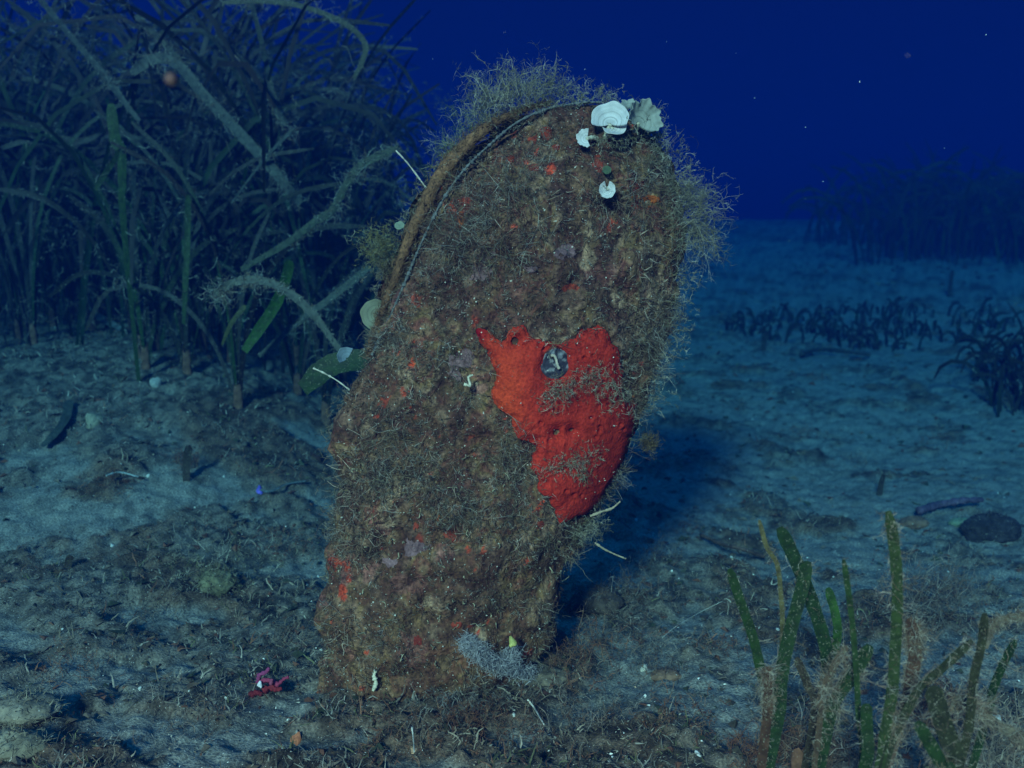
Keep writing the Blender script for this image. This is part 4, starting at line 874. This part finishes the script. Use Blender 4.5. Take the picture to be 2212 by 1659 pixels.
# ------------------------------------------------------------------ things on the sand
def stone(px, py, r3, colr, label, cat='stone', name='stone', sink=0.3, seed=0, nz=1.0, mat=None, furry=0, pal=None, at=None):
    g_ = G(px, py) if at is None else at; n_, m_ = 34, 44
    th = np.linspace(0, math.pi, n_); ph = np.linspace(0, 2 * math.pi, m_, endpoint=False); TH, PH = np.meshgrid(th, ph, indexing='ij')
    d = np.stack([np.sin(TH) * np.cos(PH), np.sin(TH) * np.sin(PH), np.cos(TH)], -1).reshape(-1, 3)
    k = 1 + nz * (0.25 * fbm(d[:, 0] + seed, d[:, 1], d[:, 2], 1.3, 3, 500) + 0.12 * fbm(d[:, 0] + seed, d[:, 1], d[:, 2], 5, 3, 510))
    V = g_ + d * k[:, None] * np.array(r3) + np.array([0, 0, r3[2] * (1 - 2 * sink)])
    c = np.array(colr) * (1 + 0.45 * fbm(V[:, 0], V[:, 1], V[:, 2], 60, 3, 520))[:, None]
    if furry:
        o = empty(name, g_, label, cat); mk('body', V, grid_faces(n_, m_, True), mat or M_rock, o, c)
        i = rng.integers(len(V), size=furry); P = strands(V[i], d[i] * 1 + rng.normal(size=(furry, 3)) * 0.5, 0.008, 4, curl=0.8)
        v, f, cc_ = ribbons(P, 0.0008, np.array(pal or [colr])[rng.integers(len(pal or [1]), size=furry)] * rng.uniform(0.7, 1.4, (furry, 1))); q = mk('algae_fuzz', v, f, M_alga, o, cc_); q['kind'] = 'stuff'
    else:
        o = mk(name, V, grid_faces(n_, m_, True), mat or M_rock, origin=g_, col=c); tag(o, label, cat)
    return o
stone(55, 1545, (0.030, 0.022, 0.012), (0.19, 0.165, 0.125), 'dusty tan stone half buried in the lower left corner', seed=3, furry=350, pal=[(0.3, 0.27, 0.2), (0.2, 0.17, 0.12)])
stone(30, 1625, (0.026, 0.018, 0.012), (0.18, 0.16, 0.115), 'rounded tan stone at the very bottom left, below the other', seed=8, furry=350, pal=[(0.3, 0.27, 0.2), (0.2, 0.17, 0.12)])
stone(2140, 1160, (0.040, 0.030, 0.022), (0.03, 0.026, 0.03), 'dark rounded bristly lump on the sand at the right edge', 'lump', 'dark_lump', seed=5, furry=500, pal=[(0.05, 0.04, 0.05), (0.12, 0.11, 0.12)])
stone(1975, 1135, (0.020, 0.014, 0.010), (0.16, 0.09, 0.06), 'rusty brown stone on the sand behind the tallest foreground leaf', seed=12)
stone(2075, 1133, (0.018, 0.012, 0.007), (0.16, 0.20, 0.13), 'greenish flat stone beside the violet branch', seed=13)
stone(1200, 1400, (0.012, 0.012, 0.014), (0.05, 0.05, 0.06), 'small dark stone in the shadow right of the shell foot', seed=14)
stone(1290, 1310, (0.028, 0.020, 0.016), (0.07, 0.05, 0.04), 'dark weedy stone just right of the shell foot', seed=15, furry=260, pal=[(0.2, 0.14, 0.1), (0.1, 0.07, 0.05)])
stone(1160, 1470, (0.030, 0.018, 0.008), (0.17, 0.13, 0.09), 'flat tan stone against the right foot of the pen shell', seed=16)
stone(1440, 1465, (0.015, 0.010, 0.006), (0.17, 0.10, 0.065), 'reddish flat pebble on the sand right of the shell shadow', seed=17)
stone(470, 1270, (0.020, 0.016, 0.016), (0.13, 0.12, 0.07), 'olive furry stone poking out of the hummock left of the shell', seed=18, furry=500, pal=[(0.2, 0.17, 0.1), (0.12, 0.09, 0.06)])
def branch(px0, pts, rad, colr, label, cat, name):
    P = [G(a, b, 0.01) + np.array([0, 0, 0.006]) for a, b in pts]; o = tube_obj(name, P, rad, colr, M_rock, origin=P[0], n=34, m=10, taper=0.75, bumps=0.16); tag(o, label, cat)
branch(0, [(1985, 1112), (2030, 1098), (2080, 1090), (2120, 1088)], 0.006, (0.085, 0.06, 0.10), 'knobbly violet branch lying on the sand at the right', 'branch', 'crusted_branch')
branch(0, [(1515, 1165), (1560, 1185), (1600, 1195), (1650, 1212)], 0.0028, (0.08, 0.05, 0.04), 'thin dark twig lying on pale sand right of the shell', 'twig', 'twig')
branch(0, [(1730, 770), (1770, 760), (1830, 765), (1880, 772)], 0.006, (0.04, 0.035, 0.03), 'long dark stick lying on the far right sand', 'stick', 'stick')
branch(0, [(1430, 1390), (1460, 1365), (1510, 1335), (1560, 1310)], 0.0004, (0.4, 0.38, 0.33), 'very thin pale thread curving over the sand right of the shell shadow', 'thread', 'thread')
branch(0, [(1140, 1525), (1155, 1545), (1175, 1580)], 0.0009, (0.55, 0.5, 0.42), 'thin white thread below the shell foot', 'thread', 'thread')
branch(0, [(890, 1585), (893, 1610), (895, 1640)], 0.0007, (0.45, 0.42, 0.36), 'faint white thread at the bottom edge left of centre', 'thread', 'thread')
branch(0, [(230, 975 + 62), (260, 1030), (300, 1040)], 0.0014, (0.3, 0.34, 0.34), 'thin grey root on the sand at the middle left', 'root', 'root')
# upright dark leaf stubs
for (a, b, h, w_, lab) in [(402, 1040, 0.050, 0.010, 'dark upright leaf stub on the left sand'), (1898, 1070, 0.035, 0.010, 'dark leaf stub standing on the sand at the right middle'), (145, 1225, 0.014, 0.008, 'small dark leaf scrap standing on the left sand'), (1648, 760, 0.05, 0.012, 'small dark leaf stub on the far sand right of the shell'), (2050, 640, 0.09, 0.016, 'upright dark leaf stub near the far seagrass bank'), (1500, 545, 0.02, 0.01, 'tiny dark stub on the sand near the horizon')]:
    g_ = G(a, b); P = [g_ + np.array([0, 0, -0.01]), g_ + np.array([0.002, 0, h * 0.5]), g_ + np.array([0.006, 0, h])]
    o = empty('leaf_stub', g_, lab, 'leaf stub'); V, F, C, inf = leaf_geo(P, w_, (0.2, -1, 0.1), 12, (0.045, 0.035, 0.025)); mk('blade', V, F, M_leaf, o, C)
    V, F, C = leaf_fuzz(inf, 60, 0.008, 0.0006); f = mk('algae_fuzz', V, F, M_alga, o, C * 0.6); f['kind'] = 'stuff'
# shells and fragments: small curved scallop-like plates
def shellbit(px, py, r_, colr, label, tilt=(0.3, -0.7, 0.8), cat='shell fragment', name='shell_fragment', asp=0.7, at=None, group=None):
    g_ = G(px, py) if at is None else at; nrm = unit(np.array(tilt, float)); up = unit(np.cross(nrm, [1, 0.2, 0.1])); sd = np.cross(up, nrm)
    n_, m_ = 9, 18; rr = np.linspace(0.02, 1, n_); a_ = np.linspace(0, 6.2832, m_, endpoint=False); RR, AA = np.meshgrid(rr, a_, indexing='ij')
    out = RR * (1 + 0.18 * np.sin(AA * 3 + px) + 0.06 * rng.normal(size=(1, m_))); x_ = out * np.cos(AA) * r_; y_ = out * np.sin(AA) * r_ * asp; h = -0.35 * r_ * RR ** 2 + 0.05 * r_ * np.cos(AA * 7) * RR
    Pt = g_ + np.array([0, 0, r_ * 0.45]) + x_[..., None] * up + y_[..., None] * sd + h[..., None] * nrm
    V = np.concatenate([Pt.reshape(-1, 3), (Pt - nrm * 0.0012).reshape(-1, 3)]); F = grid_faces(n_, m_, True); n0 = n_ * m_
    ed = np.array([[(n_ - 1) * m_ + j, (n_ - 1) * m_ + (j + 1) % m_, n0 + (n_ - 1) * m_ + (j + 1) % m_, n0 + (n_ - 1) * m_ + j] for j in range(m_)])
    c = np.array(colr) * (0.85 + 0.2 * np.cos(RR * 20)).reshape(-1, 1); o = mk(name, V, np.concatenate([F, F[:, ::-1] + n0, ed]), M_bit, origin=g_, col=np.concatenate([c, c])); tag(o, label, cat, group); return o
shellbit(205, 918, 0.018, (0.30, 0.26, 0.18), 'broken cream shell on the pale sand at the left', (0.3, -0.6, 0.7))
shellbit(338, 838, 0.012, (0.36, 0.34, 0.31), 'upright white shell piece in front of the left meadow', (0.4, -0.9, 0.1))
shellbit(640, 1612, 0.0085, (0.62, 0.20, 0.09), 'orange shell fragment on the sand near the bottom left', (0.1, -0.8, 0.6), asp=0.5)
shellbit(645, 1595, 0.005, (0.4, 0.35, 0.3), 'grey tip of broken shell just above the orange fragment', (0.3, -0.8, 0.4), asp=0.4)
shellbit(560, 1062, 0.008, (0.16, 0.12, 0.60), 'violet blue scrap on the sand left of the shell', (0.1, -0.6, 0.8), asp=0.5, cat='scrap', name='violet_scrap')
shellbit(1510, 1655 - 20, 0.004, (0.7, 0.7, 0.68), 'small white shell chip at the bottom right of centre')
shellbit(2160, 1560, 0.006, (0.7, 0.7, 0.66), 'white shell chip among the fuzz at the right')
shellbit(1395, 1450, 0.006, (0.6, 0.55, 0.45), 'cream shell chip right of the shell foot')
shellbit(1108, 1395, 0.005, (0.55, 0.50, 0.15), 'tiny yellow shell at the pen shell foot', at=W(1108, 1390, 0.93))
shellbit(895, 1625, 0.004, (0.55, 0.33, 0.2), 'tiny orange round shell at the bottom edge')
for k in range(26):
    a, b = rng.uniform(0, 2200), rng.uniform(1000, 1640)
    if 700 < a < 1260 and b < 1440: continue
    shellbit(a, b, rng.uniform(0.002, 0.0042), (0.62, 0.60, 0.54), 'tiny pale shell chip scattered on the sand', rng.normal(size=3) * 0.4 + np.array([0, -0.6, 0.8]), group='tiny pale shell chips')
# red leafy alga
g_ = G(583, 1490); o = empty('red_alga', g_, 'small lobed crimson alga with white edge on the sand left of the shell foot', 'alga')
for k, (pts, rd, c_) in enumerate([([(-.010, .006), (-.008, .013), (-.002, .016), (.001, .020)], .0024, (0.26, 0.05, 0.13)), ([(-.009, .005), (-.003, .009), (.004, .008), (.009, .005), (.014, .010), (.019, .012)], .0026, (0.30, 0.045, 0.09)),
        ([(-.004, .000), (.002, .003), (.008, .001), (.013, .002)], .0034, (0.20, 0.025, 0.03)), ([(-.016, -.004), (-.010, -.001), (-.005, -.003)], .0032, (0.16, 0.02, 0.025)), ([(.004, .008), (.005, .013)], .0018, (0.30, 0.07, 0.12))]):
    tube_obj('lobe', [g_ + np.array([a * 1.0, -0.004 - 0.002 * k, b + 0.003]) for a, b in pts], rd, c_, M_sponge, parent=o, n=18, m=8, taper=0.6, bumps=0.22)
shellbit(572, 1478, 0.003, (0.8, 0.75, 0.78), 'white fleck on the crimson alga', (0, -1, 0.3), at=G(583, 1490) + np.array([-0.006, -0.014, 0.010]))
# bluish woolly thing at the foot of the shell
V_, F_, C_ = [], [], []
def wool(line, n, spread, label, colr, Yd=0.93):
    LPt = catmull([PS(a, b, 0.010) for a, b in line], 80); c = LPt[rng.integers(80, size=n)]
    R = c + rng.normal(size=(n, 3)) * spread; P = strands(R, rng.normal(size=R.shape), 0.009, 5, curl=1.2)
    V, F, C = ribbons(P, 0.0006, np.array(colr) * rng.uniform(0.7, 1.25, (n, 1))); o = mk('woolly_web', V, F, M_alga, origin=LPt[0], col=C); tag(o, label, 'web'); return o
wool([(1005, 1385), (1030, 1405), (1060, 1430), (1110, 1445), (1165, 1465)], 2600, 0.0034, 'grey lilac woolly web draped round the front foot of the pen shell', (0.42, 0.40, 0.42))
wool([(1085, 1440), (1100, 1415), (1115, 1410)], 500, 0.003, 'thin lilac web peak rising at the shell foot', (0.42, 0.40, 0.42))

# specks drifting in the water
M_fleck = M_bit
for k, (a, b, Yd, r_) in enumerate([(1857, 177, 0.9, 0.0022), (1740, 275, 1.2, 0.0014), (1263, 150, 1.3, 0.0016), (935, 127, 1.3, 0.0012), (2130, 75, 1.1, 0.0012), (1740, 430, 1.4, 0.0014), (1705, 520, 1.3, 0.0016), (1778, 392, 1.3, 0.0013), (1050, 330, 0.8, 0.0005), (1590, 115, 1.2, 0.0009), (2040, 320, 1.3, 0.0010), (1440, 90, 1.4, 0.0010), (1630, 212, 1.5, 0.0012), (1960, 120, 0.45, 0.0004), (1090, 70, 0.6, 0.0005)]):
    V, F, C = chips(np.array([0.0]), np.array([0.0]), np.array([r_ * 1.1]), np.array([(0.75, 0.72, 0.68)]), 0.9); V = V - V.mean(0) + W(a, b, Yd)
    o = mk('drifting_fleck', V, F, M_bit, origin=W(a, b, Yd), col=C); tag(o, 'tiny pale fleck drifting in the open water', 'fleck', 'pale flecks drifting in the water')
p_ = W(370, 172, 0.42); stone(0, 0, (0.0022, 0.0020, 0.0025), (0.075, 0.055, 0.055), 'blurred pinkish fleck drifting close to the lens in front of the meadow', 'fleck', 'drifting_fleck', at=p_ , sink=0.5)
print('TRIS', sum(len(o.data.polygons) * 2 for o in COL.objects if o.type == 'MESH'))
